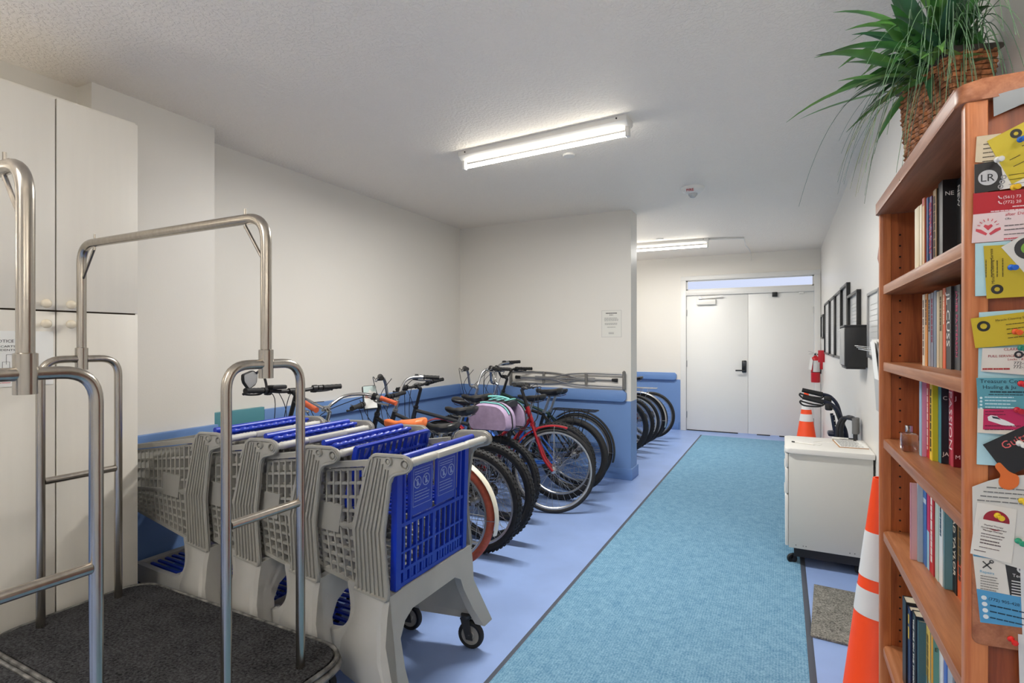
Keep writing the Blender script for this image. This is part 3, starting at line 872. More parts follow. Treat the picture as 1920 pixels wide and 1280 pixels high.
def bicycle(label, x, y, rot=PI, lean=0.0, R=.335, tw=.024, L=1.06, steer=0.0, frame=BLACKG, fork=None, kind='diamond', bar='riser', barmat=None,
            grip=GRIPB, saddle=SADB, sadz=.90, sad=(.27, .155), tyre=BLACKR, rim=RIMS, knob=0, fender=None, fender_f=None, rack=None, disc=False, suspension=False,
            barz=.16, mirror=False, display=False, cables=True, kick=True, chainguard=None, extras=None, group='bicycles parked in the first bay'):
    t = thing('bicycle', label, 'bicycle', (x, y, 0), rot, group)
    t.rotation_euler = (lean, 0, rot)
    fork = fork or frame; barmat = barmat or CHROME
    I = Matrix.Identity(4)
    ax = V((-.326, 0, .9454)); A = V((L - .048, 0, R))
    S = Matrix.Translation(A) @ Matrix.Rotation(steer, 4, ax) @ Matrix.Translation(-A)
    hb = A + ax * (R + .075); ht = hb + ax * .125; crown = A + ax * (R + .045)
    BB = V((.425, 0, .285)); sv = V((-.292, 0, .956)); st = BB + sv * ((sadz - .20 - .285) / .956)
    make_wheel(t, 0, R, tw, I, rim, tyre, knob, disc, True, wheel_name='rear_wheel')
    make_wheel(t, L, R, tw, S, rim, tyre, knob, disc, False, wheel_name='front_wheel')
    # frame
    b = MB()
    b.cyl(hb, ht, .019)
    b.cyl(BB, st, .0155); b.cyl(BB + V((0, -.036, 0)), BB + V((0, .036, 0)), .021)
    dtop = hb + ax * .022
    if kind == 'diamond':
        b.cyl(dtop, BB, .0185); b.cyl(ht - ax * .02, st - sv * .03, .0155)
    elif kind == 'step':
        b.tube(smooth_path([dtop, (dtop * .55 + BB * .45) + V((0, 0, -.03)), BB], 6), .0175, 10)
        b.tube(smooth_path([ht - ax * .03, (ht * .5 + st * .5) + V((.04, 0, -.16)), BB + sv * .20], 6), .015, 10)
    elif kind == 'cruiser':
        b.tube(smooth_path([dtop, (dtop * .5 + BB * .5) + V((.03, 0, -.045)), BB], 6), .0185, 10)
        b.tube(smooth_path([ht - ax * .02, (ht * .55 + st * .45) + V((.0, 0, .035)), st - sv * .03], 6), .0165, 10)
    elif kind == 'ebike':
        b.tube([dtop, BB], .034, 12); b.cyl(ht - ax * .02, st - sv * .06, .018)
    for s in (-1, 1):
        b.tube(smooth_path([BB + V((-.03, s * .028, 0)), V((.16, s * .046, R * .5 + .145)), V((0, s * .064, R))], 4), .0095, 8)
        b.tube(smooth_path([st - sv * .035 + V((0, s * .014, 0)), V((st.x * .55, s * .042, st.z * .45 + R * .55 + .02)), V((0, s * .064, R))], 4), .008, 8)
    b.bar((st.x - .03, -.05, st.z - .19), (st.x - .03, .05, st.z - .19), .012, .012)
    b.build('frame', frame, t)
    # fork
    b = MB(S)
    b.cyl(crown, hb, .017)
    b.bar(crown + V((0, -.055, 0)), crown + V((0, .055, 0)), .034, .026)
    for s in (-1, 1):
        if suspension:
            b.cyl(crown + V((0.006, s * .055, .01)), crown - ax * .14 + V((.012, s * .055, 0)), .0135)
            b.tube([crown - ax * .12 + V((.012, s * .055, 0)), V((L - .012, s * .055, R + .01))], .0195, 12)
        else:
            b.tube(smooth_path([crown + V((0, s * .047, 0)), crown - ax * .16 + V((.002, s * .052, 0)), A + ax * .10 + V((.008, s * .055, 0)), V((L, s * .056, R))], 4), .012, 10, radii=None)
    b.build('fork', fork, t)
    # stem and handlebar
    bc = ht + ax * barz + V((.045, 0, 0))
    b = MB(S)
    b.cyl(ht, ht + ax * (barz - .02), .0135); b.cyl(ht + ax * (barz - .025), bc, .015); b.cyl(ht - ax * .002, ht + ax * .018, .021)
    b.cyl(bc + V((0, -.025, 0)), bc + V((0, .025, 0)), .019)
    b.build('stem', barmat if bar != 'flat' else BLACKP, t)
    half = {'flat': [(0, 0, 0), (.0, .10, .002), (-.01, .18, .012), (-.045, .33, .018)],
            'riser': [(0, 0, 0), (0, .06, .004), (-.01, .13, .075), (-.045, .19, .09), (-.125, .32, .095)],
            'high': [(0, 0, 0), (.01, .055, .01), (.0, .10, .12), (-.03, .16, .165), (-.12, .27, .17), (-.17, .315, .168)],
            'cruiser': [(0, 0, 0), (.015, .07, .03), (.01, .17, .075), (-.06, .265, .088), (-.16, .315, .07), (-.30, .335, .035)]}[bar]
    full = [bc + V((q[0], -q[1], q[2])) for q in reversed(half[1:])] + [bc + V(q) for q in half]
    b = MB(S); b.tube(smooth_path(full, 5), .0115, 10)
    hbar = b.build('handlebar', barmat, t)
    for s in (-1, 1):
        e = bc + V((half[-1][0], s * half[-1][1], half[-1][2])); i_ = bc + V((half[-2][0], s * half[-2][1], half[-2][2]))
        d = (e - i_).normalized()
        b = MB(S); g0, g1 = e - d * .115, e + d * .012
        n = 8; b.tube([g0 + (g1 - g0) * (k / n) for k in range(n + 1)], .0165, 12, radii=[.019] + [.0155 + .0015 * (k % 2) for k in range(n - 1)] + [.017])
        b.build('grip', grip, hbar)
        b = MB(S); m = g0 - d * .02
        b.cyl(m - d * .012, m + d * .012, .018, 12)
        fw = V((.05, 0, -.025)); b.tube(smooth_path([m + V((.01, 0, -.008)), m + fw, m + fw + d * .07 + V((.005, 0, -.002)), m + fw + d * .12 + V((.0, 0, .004))], 4), .006, 8)
        b.sphere(m + fw + d * .12 + V((0, 0, .004)), .0085)
        b.build('brake_lever', BLACKP if bar in ('flat', 'riser') else ALU, hbar)
        b = MB(S); m2 = m - d * .035
        b.cyl(m2 - d * .014, m2 + d * .014, .021, 12); b.box(m2 + V((.012, 0, -.018)), (.034, .03, .022), .005)
        b.build('gear_shifter', BLACKP, hbar)
    if cables:
        b = MB(S)
        for s in (-1, 1):
            m = bc + V((half[-2][0] + .05, s * half[-2][1], half[-2][2] - .02))
            b.tube(smooth_path([m, m + V((.07, -s * .04, .01)), bc + V((.10, s * .05, -.05)), hb + V((.05, s * .03, .04)), hb + V((.0, s * .03, -.03))], 6), .0028, 6)
        m = bc + V((half[-2][0] + .04, .12, half[-2][2] - .01))
        b.tube(smooth_path([m, bc + V((.085, .06, .02)), bc + V((.07, -.01, -.12)), hb + V((-.02, -.025, .02))], 6), .0026, 6)
        b.build('cable', BLACKP, t)
    # saddle
    sx = BB.x + sv.x * ((sadz - .285) / .956)
    b = MB(); b.cyl(st - sv * .05, V((sx, 0, sadz - .045)), .0130)
    b.cyl(st - sv * .012, st + sv * .008, .0195, 12)
    sp = b.build('seat_post', ALU, t)
    sd = saddle_mesh(sx + .012, sadz, sad[0], sad[1], thick=.09 if saddle is ORANGE else .066 if sad[1] > .16 else .056).build('saddle', saddle, t)
    b = MB()
    for s in (-1, 1): b.tube(smooth_path([(sx - .10, s * .03, sadz - .028), (sx - .05, s * .022, sadz - .045), (sx + .05, s * .022, sadz - .045), (sx + .11, s * .008, sadz - .022)], 4), .0035, 6)
    b.bar((sx, -.026, sadz - .047), (sx, .026, sadz - .047), .02, .016, up=(0, 0, 1))
    b.build('saddle_rails', CHROME, sd)
    # cranks and chain
    b = MB(); b.lathe([(.065, -.05), (.088, -.05), (.088, -.0535), (.065, -.0535), (.065, -.05)], (BB.x, 0, BB.z), (0, 1, 0), 36)
    for i in range(5):
        a = 2 * PI * i / 5; b.bar(BB + V((0, -.052, 0)), BB + V((.07 * math.cos(a), -.052, .07 * math.sin(a))), .012, .003, up=(0, 1, 0))
    ca = .7; u = V((math.cos(ca), 0, math.sin(ca)))
    b.cyl(BB + V((0, -.07, 0)), BB + V((0, .07, 0)), .009)
    for s in (-1, 1): b.bar(BB + V((0, s * .068, 0)), BB + u * (.17 * s) + V((0, s * .078, 0)), .014, .020, up=u.cross(V((0, 1, 0))))
    cr = b.build('crankset', ALU, t)
    for s in (-1, 1):
        p = BB + u * (.17 * s) + V((0, s * .125, 0))
        b = MB(); b.box(p, (.085, .085, .022), .006); b.cyl(p - V((0, s * .045, 0)), p - V((0, s * .02, 0)), .007, 8); b.build('pedal', BLACKP, cr)
    b = MB()
    for s in (-1, 1): b.bar((BB.x, -.0515, BB.z + s * .087), (0, -.042, R + s * .036), .006, .008)
    b.build('chain', CHAINM, t)
    if chainguard:
        b = MB(); b.prism(round_poly([(.02, R + .055), (BB.x + .07, BB.z + .10), (BB.x + .11, BB.z + .02), (BB.x + .02, BB.z + .065), (.06, R + .025)], .02), 'xz', -.060, -.056)
        b.build('chain_guard', chainguard, t)
    # mudguards
    def guard(cx, a0, a1, X, mat, name, wd=.028):
        b = MB(X); rr = R + .014; n = 26; rings = []
        for i in range(n + 1):
            a = a0 + (a1 - a0) * i / n; ring = []
            for k in range(7):
                q = -1 + 2 * k / 6; yy = q * wd; dr = .012 * (1 - q * q)
                ring.append((cx + math.cos(a) * (rr + dr), yy, R + math.sin(a) * (rr + dr)))
            for k in range(7):
                q = 1 - 2 * k / 6; yy = q * wd; dr = .012 * (1 - q * q) - .0025
                ring.append((cx + math.cos(a) * (rr + dr), yy, R + math.sin(a) * (rr + dr)))
            rings.append(ring)
        b.loft(rings); o = b.build(name, mat, t)
        b = MB(X)
        am = a1 - .25 if name == 'rear_mudguard' else a0 + .3
        for s in (-1, 1): b.cyl((cx, s * .06, R), (cx + math.cos(am) * (rr), s * wd, R + math.sin(am) * rr), .0022, 6)
        b.build('stay', SPOKE, o)
    if fender: guard(0, math.radians(52), math.radians(196), I, fender, 'rear_mudguard')
    if fender_f: guard(L, math.radians(72), math.radians(168), S, fender_f, 'front_mudguard')
    if rack:
        b = MB(); zr = 2 * R + .075; x0, x1 = -.24, .20
        b.tube(fillet([(x1, .02, zr), (x1 - .03, .06, zr), (x0, .06, zr), (x0, -.06, zr), (x1 - .03, -.06, zr), (x1, -.02, zr)], .02, 3), .0045, 6)
        for i in range(4):
            q = x0 + .07 + i * .09; b.cyl((q, -.06, zr), (q, .06, zr), .0035, 6)
        b.cyl((x0, 0, zr), (x1, 0, zr), .0035, 6)
        for s in (-1, 1):
            for q in (x0 + .10, x0 + .20, x0 + .30): b.cyl((q, s * .06, zr), (0, s * .07, R + .02), .004, 6)
            b.cyl((x1 - .02, s * .04, zr), (st.x - .03, s * .018, st.z - .12), .004, 6)
        b.build('rear_rack', rack, t)
    if kick:
        b = MB(); b.tube(fillet([(.10, .055, R - .03), (.12, .075, R - .06), (.06, .18, .03), (.03, .20, .012)], .02, 3), .0075, 8); b.build('kickstand', BLACKP, t)
    if mirror:
        m = bc + V((half[-2][0], half[-2][1] * 1.0, half[-2][2])); b = MB(S)
        b.tube(smooth_path([m, m + V((.02, .0, .06)), m + V((.01, .035, .115)), m + V((-.02, .085, .105))], 4), .0075, 8)
        mo = b.build('mirror_arm', BLACKP, hbar)
        c = m + V((-.03, .125, .07)); pl = round_poly([(-.062, .030), (-.02, .052), (.065, .03), (.06, -.012), (.012, -.058), (-.05, -.03)], .012, 3)
        b = MB(S @ Matrix.Translation(c) @ Matrix.Rotation(.35, 4, 'Z')); b.prism(pl, 'yz', .0, .016, .003); hsg = b.build('mirror_housing', BLACKP, mo)
        b = MB(S @ Matrix.Translation(c) @ Matrix.Rotation(.35, 4, 'Z')); b.prism([(a * .88, z * .88) for a, z in pl], 'yz', -.0015, .001); b.build('mirror_glass', pm('mirror_silver', (225, 226, 226), .3, 1.0) if 'mirror_silver' not in bpy.data.materials else bpy.data.materials['mirror_silver'], mo)
    if display:
        b = MB(S); m = bc + V((-.02, .12, .03)); b.box(m, (.06, .10, .025), .008); do = b.build('display', BLACKP, hbar)
        b = MB(S); b.box(m + V((-.008, 0, .0125)), (.04, .08, .003), .001); b.build('screen', pm('lcd', (120, 126, 126), .2), do)
    if extras: extras(t, S, bc, half, R, st, hbar)
    return t

RUST = pm('terracotta_rubber', (176, 84, 60), .7, noise=.08, nscale=40)
ORANGE = pm('orange_vinyl', (228, 118, 62), .45)
ORGRIP = pm('terracotta_grip', (206, 98, 62), .6)
CREAMP = pm('cream_paint', (232, 226, 206), .35)
REDP = pm('metallic_red_paint', (158, 26, 38), .28, .3, coat=.5)
BLUEP = pm('metallic_blue_paint', (36, 96, 190), .28, .3, coat=.5)
DKGREY = pm('dark_grey_paint', (48, 50, 54), .4)
GREENP = pm('dark_green_paint', (34, 60, 52), .4)

def phone_pouch(t, S, bc, half, R, st, hbar):
    b = MB(S @ Matrix.Translation(bc + V((-.03, .10, .055))) @ Matrix.Rotation(-.8, 4, 'Z') @ Matrix.Rotation(.25, 4, 'Y'))
    b.bb(.0, .05, -.048, .048, -.085, .085, .01); p = b.build('phone_pouch', BLACKP, hbar)
    b = MB(S @ Matrix.Translation(bc + V((-.03, .10, .055))) @ Matrix.Rotation(-.8, 4, 'Z') @ Matrix.Rotation(.25, 4, 'Y'))
    b.bb(-.0015, .0005, -.044, .044, -.08, .08)
    q = b.build('clear_window', pm('pouch_window', (190, 208, 206), .2), p)
    b = MB(S @ Matrix.Translation(bc + V((-.03, .10, .055))) @ Matrix.Rotation(-.8, 4, 'Z') @ Matrix.Rotation(.25, 4, 'Y'))
    b.prism([(-.042, -.078), (.042, -.078), (.04, .035), (.012, .035), (.0, .055), (-.015, .04), (-.042, .035)], 'yz', -.003, -.0015); b.build('folded_note', PAPER, p)
    b = MB(S @ Matrix.Translation(bc + V((-.03, .10, .055))) @ Matrix.Rotation(-.8, 4, 'Z') @ Matrix.Rotation(.25, 4, 'Y'))
    print_lines(b, (-.0032, .036, .02), (0, -1, 0), (0, 0, 1), .07, 3, .012, .004, .1); b.build('lettering', pm('faded_red_ink', (226, 150, 130), .8), p, smooth=0)

# first bay, from the shopping carts towards the partition wall
bicycle('black electric bicycle with rear view mirror and display, parked behind the shopping carts', -1.96, 2.375, PI + .02, frame=BLACKG, kind='ebike', bar='flat', barmat=BLACKP, barz=.275, mirror=True, display=True, steer=-.10, R=.33, tw=.026, L=1.04, knob=0, sadz=.80, suspension=True, disc=True, fender=BLACKP, rim=RIMB, kick=False)
bicycle('cream cruiser bicycle with terracotta tyres, orange saddle and grips, beside the shopping carts', -1.875, 2.76, PI + .15, lean=-.03, frame=CREAMP, kind='cruiser', bar='cruiser', barmat=CHROME, barz=.10, grip=ORGRIP, saddle=ORANGE, sad=(.28, .19), tyre=RUST, rim=RIMS, fender=CREAMP, fender_f=CREAMP, tw=.025, R=.345, sadz=.885, chainguard=CREAMP, steer=-.22, kick=False)
bicycle('black mountain bicycle with knobby tyres and phone pouch on its handlebar, beside the cruiser', -1.825, 3.07, PI - .01, lean=-.02, frame=BLACKG, bar='flat', barmat=BLACKP, barz=.10, tyre=BLACKR, knob=62, tw=.028, R=.345, sadz=.82, sad=(.28, .175), suspension=True, extras=phone_pouch, steer=.15, kick=False)
bicycle('dark grey mountain bicycle with knobby tyres and high silver bar, beyond the phone pouch bicycle', -1.845, 3.29, PI + .02, lean=.02, frame=DKGREY, bar='high', barmat=ALU, barz=.10, knob=62, tw=.028, R=.345, sadz=.905, sad=(.25, .20), rim=RIMB, disc=False, suspension=True, steer=-.1, kick=False)
bicycle('black bicycle with straight black handlebar carrying the lilac bag, left of the red bicycle', -1.965, 3.72, PI - .03, lean=-.03, frame=DKGREY, bar='flat', barmat=BLACKP, barz=.20, knob=64, tw=.025, R=.33, sadz=.955, sad=(.26, .19), rim=RIMB, rack=BLACKP, steer=.08, kick=False)
bicycle('red bicycle turned around with its front wheel and red mudguard towards the walkway', -2.735, 4.03, 0.0 + .03, lean=.02, frame=REDP, kind='step', bar='flat', barmat=CHROME, barz=.17, tw=.018, R=.345, L=1.06, sadz=.88, fender=REDP, fender_f=REDP, steer=.30, kick=False)
bicycle('blue bicycle with brake disc and knobby tyres, behind the red bicycle', -1.775, 4.42, PI + .03, lean=-.02, frame=BLUEP, bar='high', barmat=ALU, barz=.12, knob=62, tw=.026, R=.345, sadz=.90, disc=True, steer=-.2, kick=False)
bicycle('black bicycle with wide slick tyres and black wire rear rack, second from the partition wall', -1.745, 4.72, PI - .02, lean=-.02, frame=BLACKG, bar='high', barmat=CHROME, barz=.14, tw=.028, R=.345, sadz=.93, rack=BLACKP, rim=RIMB, sad=(.27, .17), steer=.2, kick=False)
bicycle('dark bicycle with thin tyres and black mudguards, closest to the partition wall', -1.795, 4.98, PI + .01, lean=.02, frame=GREENP, bar='riser', barmat=BLACKP, barz=.17, tw=.019, R=.35, sadz=.90, fender=BLACKP, fender_f=BLACKP, rim=RIMS, sad=(.26, .16), steer=-.15, kick=False)
G2 = 'bicycles parked in the far bay'
bicycle('bicycle with black tyres and rims, foremost in the far bay behind the partition', -1.80, 6.55, PI + .02, frame=BLACKG, tw=.028, R=.35, rim=RIMB, group=G2, bar='flat', kick=False)
bicycle('black bicycle with knobby tyres, second in the far bay', -1.79, 6.86, PI - .01, frame=DKGREY, tw=.026, knob=56, R=.345, group=G2, bar='riser', kick=False)
bicycle('bicycle with bright white rims, third in the far bay', -1.78, 7.14, PI + .01, frame=GREENP, rim=pm('rim_white', (222, 222, 218), .35), tw=.022, R=.345, group=G2, bar='cruiser', kick=False)
bicycle('bicycle with pale mudguard and silver rear rack, middle of the far bay', -1.76, 7.36, PI, frame=REDP, tw=.02, R=.345, group=G2, rack=ALU, fender=ALU, bar='riser', sadz=.88, kick=False)
bicycle('dark bicycle with thin black tyres and orange detail, second from the double doors', -1.75, 7.60, PI + .03, frame=pm('orange_brown_paint', (160, 96, 60), .4), tw=.024, R=.33, rim=RIMB, group=G2, bar='flat', kick=False)
bicycle('blue bicycle with wide silver rim, parked closest to the double doors', -1.70, 7.86, PI - .02, frame=BLUEP, tw=.020, R=.335, group=G2, bar='riser', sadz=.86, kick=False)

# lilac pannier bag over the black bicycle's rack
def pannier():
    t = thing('pannier_bag', 'lilac fabric bike bag with teal trim hung over a bicycle rack', 'bag', (-2.0, 3.71, .845), PI - .03)
    LIL = pm('lilac_fabric', (158, 138, 166), .8, noise=.05, nscale=25, bump=.15, bscale=60); TEA = pm('teal_webbing', (120, 190, 186), .7); DK = pm('dark_piping', (44, 44, 50), .7)
    def body(sy, y0, y1):
        pl = round_poly([(-.20, -.12), (-.185, .02), (-.11, .085), (.08, .095), (.17, .05), (.20, -.07), (.17, -.13)], .05, 5)
        b = MB(); n = 4; rings = []
        for i in range(n + 1):
            k = i / n; s = 1 - .16 * k * k; rings.append([(a * s, y0 + (y1 - y0) * k, z * s - .01 * k) for a, z in pl])
        b.loft(rings); o = b.build('side_pouch', LIL, t)
        b = MB(); b.tube([(a * .985, y0 + (y1 - y0) * .45, z * .985) for a, z in pl], .006, 6, closed=True); b.build('piping', DK, o)
        b = MB(); b.tube([V((a * .95, y0 + (y1 - y0) * .62, z * .95)) for a, z in pl[8:22]], .006, 6); b.build('zip', TEA, o)
    body(1, .065, .165); body(-1, -.065, -.165)
    b = MB(); b.loft([[(x_, yy, .085 + .012 * math.cos(yy * 20)) for yy in (-.07, -.03, .03, .07)] + [(x_, yy, .05) for yy in (.07, -.07)] for x_ in (-.14, .13)]); b.build('top_flap', DK, t)
    b = MB()
    for i in range(4): b.bar((-.11 + i * .07, -.075, .104), (-.11 + i * .07, .075, .104), .022, .006)
    b.tube(smooth_path([(-.12, .03, .11), (-.05, .035, .125), (.05, .035, .125), (.12, .03, .11)], 4), .008, 6)
    b.build('webbing', TEA, t)
pannier()

# ------------------------------------------------------------------ bookcase
BX0, BX1, BY0, BY1, BZ = .273, .478, 1.14, 2.05, 1.832
SHELF_Z = [1.572, 1.336, 1.098, .812, .455, .12]
def bookcase():
    t = thing('bookcase', 'tall cherry wood bookcase with rounded shelf edges holding rows of paperbacks', 'bookcase', (0, 0, 0))
    T = .030
    def side(y0, y1, s):
        b = MB(); b.bb(BX0 + .0302, BX1, y0 + (.006 if s < 0 else 0), y1 - (.0 if s < 0 else 0), 0, BZ - .035)
        o = b.build('side_panel', WOOD_X if s < 0 else WOOD_V, t)
        b = MB(); b.prism(round_poly([(BX0, y0), (BX0 + .030, y0), (BX0 + .030, y1), (BX0, y1)], [.009, .002, .002, .009], 4), 'xy', 0, BZ - .033); b.build('edge_stile', WOOD_E, o)
        b = MB(); yy = (y1 - .0008) if s < 0 else (y0 + .0008)
        for x in (BX0 + .052, BX1 - .035):
            z = .2
            while z < 1.75:
                b.lathe([(0, -.0012), (.003, -.0012), (.003, .0012), (0, .0012)], (x, yy, z), (0, 1, 0), 8); z += .034
        b.build('shelf_pin_hole', pm('peg_hole_dark', (30, 18, 12), .9) if 'peg_hole_dark' not in bpy.data.materials else bpy.data.materials['peg_hole_dark'], o)['kind'] = 'stuff'
    side(BY0, BY0 + T, -1); side(BY1 - T, BY1, 1)
    MB().bb(BX1 - .008, BX1, BY0 + T, BY1 - T, .05, BZ - .03).build('back_panel', WOOD_X, t)
    pl = round_poly([(BX0 - .010, BY0 - .008), (BX1 + .002, BY0 - .008), (BX1 + .002, BY1 + .008), (BX0 - .010, BY1 + .008)], [.030, .003, .003, .030], 4)
    MB().prism(pl, 'xy', BZ - .034, BZ, .006).build('top', WOOD_T, t)
    for z in SHELF_Z:
        pl = round_poly([(BX0 + .006, BY0 + T + .001), (BX1 - .01, BY0 + T + .001), (BX1 - .01, BY1 - T - .001), (BX0 + .006, BY1 - T - .001)], [.012, 0, 0, .025], 6)
        MB().prism(pl, 'xy', z - .026, z, .009).build('shelf', WOOD_H, t)
    MB().bb(BX0 + .03, BX0 + .045, BY0 + T, BY1 - T, 0, .094).build('kick_board', WOOD_V, t)
    MB().prism(round_poly([(.281, .900), (.42, .907), (.42, 1.06), (.281, 1.06)], .012, 4), 'xz', BY0 - .004, BY0 + .005, .002).build('lower_board', WOOD_T, t)
bookcase()

def book(name_label, x, y0, y1, z, h, cs, cc=None, title='', tc=(235, 232, 225), tsize=.6, ctitle='', group='', lean=0.0, depth=None, split=None):
    """spine faces -X; y0 < y1; cs spine colour, cc cover colour"""
    d = depth or min(.108 + .02 * ((h * 1000) % 3) / 3, BX1 - .012 - x)
    t = thing('book', name_label, 'book', (x, y0, z), 0, group)
    t.rotation_euler = (lean, 0, 0)
    w = y1 - y0; c = .0012
    sp = K(cs, .42); cv = K(cc or cs, .38)
    b = MB(); b.bb(0, c * 1.3, 0, w, 0, h); b.build('spine', sp, t, smooth=0)
    b = MB(); b.bb(c * 1.3, d, 0, c, 0, h); o = b.build('cover', cv, t, smooth=0)
    b = MB(); b.bb(c * 1.3, d, w - c, w, 0, h); b.build('cover', cv, t, smooth=0)
    b = MB(); b.bb(c * 1.3, d - .003, c, w - c, .002, h - .002); b.build('pages', K((226, 216, 192), .9), t, smooth=0)
    if split:
        b = MB(); b.bb(-.0003, .0005, .0004, w - .0004, split[1] * h, split[2] * h); b.build('spine_band', K(split[0], .45), t, smooth=0)
    if title:
        b = MB(); n = max(len(title), 3); s = min(w * tsize * 1.3, h * .86 / (n * .62))
        # spine text reads downwards
        if title[0] == '~': print_lines(b, (-.0004, w / 2 + .0, h * .92), (0, 0, -1), (0, -1, 0), h * .075 * min(11, int(title[1:])), 1, .01, w * .36, .05)
        else: add_text(b, title, s, (-.0004, w / 2 + s * .34, h * .93), (0, 0, -1), (0, -1, 0), sx=1.0)
        b.build('lettering', K(tc, .6), t, smooth=0)
    if ctitle:
        b = MB(); s = .0135
        add_text(b, ctitle.split('|')[0], s, (.004, -.0004, h * .82), (1, 0, 0), (0, 0, 1))
        if '|' in ctitle: add_text(b, ctitle.split('|')[1], s, (.004, -.0004, h * .10), (1, 0, 0), (0, 0, 1))
        b.build('cover_lettering', K(tc, .6), t, smooth=0)
    return t

def row(shelf, X0, Y0, items, group):
    x, y = X0, Y0; z = SHELF_Z[shelf]
    for it in items:
        (thick, stag, h, cs, cc, label) = it[:6]; kw = it[6] if len(it) > 6 else {}
        book(label, x, y - thick, y - .0006, z + .0002, h, cs, cc, group=group, **kw)
        y -= thick; x += stag
g = 'books on the top shelf'
row(0, .318, 1.775, [
    (.026, .000, .182, (226, 212, 176), None, 'cream paperback at the far end of the top shelf'),
    (.024, .001, .182, (218, 200, 158), None, 'tan-cream paperback, second from the far end of the top shelf'),
    (.026, .001, .181, (230, 216, 182), None, 'cream paperback on the top shelf beside a red-topped tan one'),
    (.022, .004, .192, (216, 170, 112), (188, 62, 44), 'tan paperback with red top on the top shelf', {'split': ((190, 56, 44), .9, 1.0)}),
    (.016, .003, .188, (66, 104, 150), (60, 96, 140), 'blue paperback on the top shelf beside a magenta spine'),
    (.022, .003, .186, (96, 60, 110), (70, 44, 84), 'purple paperback with pink spine lettering on the top shelf', {'title': 'CENTURION', 'tc': (214, 60, 84), 'tsize': .8}),
    (.030, .004, .196, (150, 116, 62), (40, 34, 28), 'gold and black spined book on the top shelf', {'title': '~14', 'tc': (40, 30, 20)}),
    (.040, .026, .205, (40, 38, 38), (26, 27, 29), 'black hardback lettered NE on the top shelf', {'ctitle': 'NE'}),
    (.034, .010, .200, (24, 24, 26), (24, 24, 26), 'plain black hardback on the top shelf next to the lettered one', {'title': 'NEW', 'tsize': .5}),
    (.045, .004, .202, (20, 20, 22), (22, 22, 24), 'black hardback with large white spine letters on the top shelf', {'title': 'LOY', 'tsize': .9}),
    (.030, .0, .190, (120, 40, 40), None, 'dark red book at the near end of the top shelf'),
], g)
g = 'books on the second shelf'
row(1, .334, 1.772, [
    (.026, .001, .188, (226, 218, 200), None, 'white-spined paperback at the far end of the second shelf', {'title': '~11', 'tc': (120, 100, 90)}),
    (.022, .002, .188, (218, 142, 56), (200, 120, 40), 'orange paperback on the second shelf beside the white-spined one', {'title': '~5', 'tc': (70, 40, 20)}),
    (.024, .001, .186, (150, 152, 160), None, 'light grey paperback on the second shelf', {'title': '~6', 'tc': (60, 60, 70)}),
    (.024, .001, .187, (128, 134, 150), None, 'blue-grey paperback with crimson lettering on the second shelf', {'title': '~8', 'tc': (150, 50, 70)}),
    (.024, .001, .190, (112, 130, 152), None, 'slate blue paperback on the second shelf'),
    (.020, .001, .186, (214, 196, 158), None, 'pale cream paperback in the middle of the second shelf'),
    (.026, .001, .187, (180, 160, 118), None, 'beige paperback on the second shelf beside an orange spine', {'title': '~6', 'tc': (90, 70, 40)}),
    (.024, .001, .190, (222, 92, 44), None, 'bright orange-spined paperback on the second shelf', {'title': '~5', 'tc': (250, 220, 190)}),
    (.042, .006, .190, (46, 46, 48), (36, 36, 38), 'black paperback with white title on the second shelf', {'title': 'JL CUSS', 'tsize': .8}),
    (.042, .010, .190, (74, 76, 80), (60, 62, 66), 'dark grey paperback with tall pink lettering on the second shelf', {'title': 'JAMES PATTERSON', 'tc': (224, 96, 132), 'tsize': .9}),
    (.034, .0, .190, (150, 150, 150), None, 'grey paperback at the near end of the second shelf'),
], g)
g = 'books on the third shelf'
row(2, .326, 1.765, [
    (.024, .011, .196, (150, 186, 208), (214, 150, 184), 'pale blue book with pink cover at the far end of the third shelf'),
    (.028, .001, .196, (196, 32, 40), (180, 28, 36), 'red paperback on the third shelf beside yellow', {'title': '~11', 'tc': (240, 200, 190)}),
    (.026, .012, .196, (240, 208, 60), (206, 190, 40), 'yellow book with flower-yellow cover on the third shelf', {'title': '~11', 'tc': (60, 50, 30)}),
    (.024, .016, .192, (70, 150, 166), (24, 34, 46), 'teal-spined book with navy lettered cover on the third shelf', {'ctitle': 'C|JA'}),
    (.036, .016, .196, (200, 72, 92), (120, 16, 28), 'rose-spined book with dark red cover on the third shelf', {'title': 'PASSION', 'tc': (250, 220, 224), 'ctitle': 'J|M', 'tsize': .8}),
    (.040, .0, .190, (104, 14, 26), (96, 12, 24), 'crimson hardback at the near end of the third shelf'),
], g)
g = 'books on the fourth shelf'
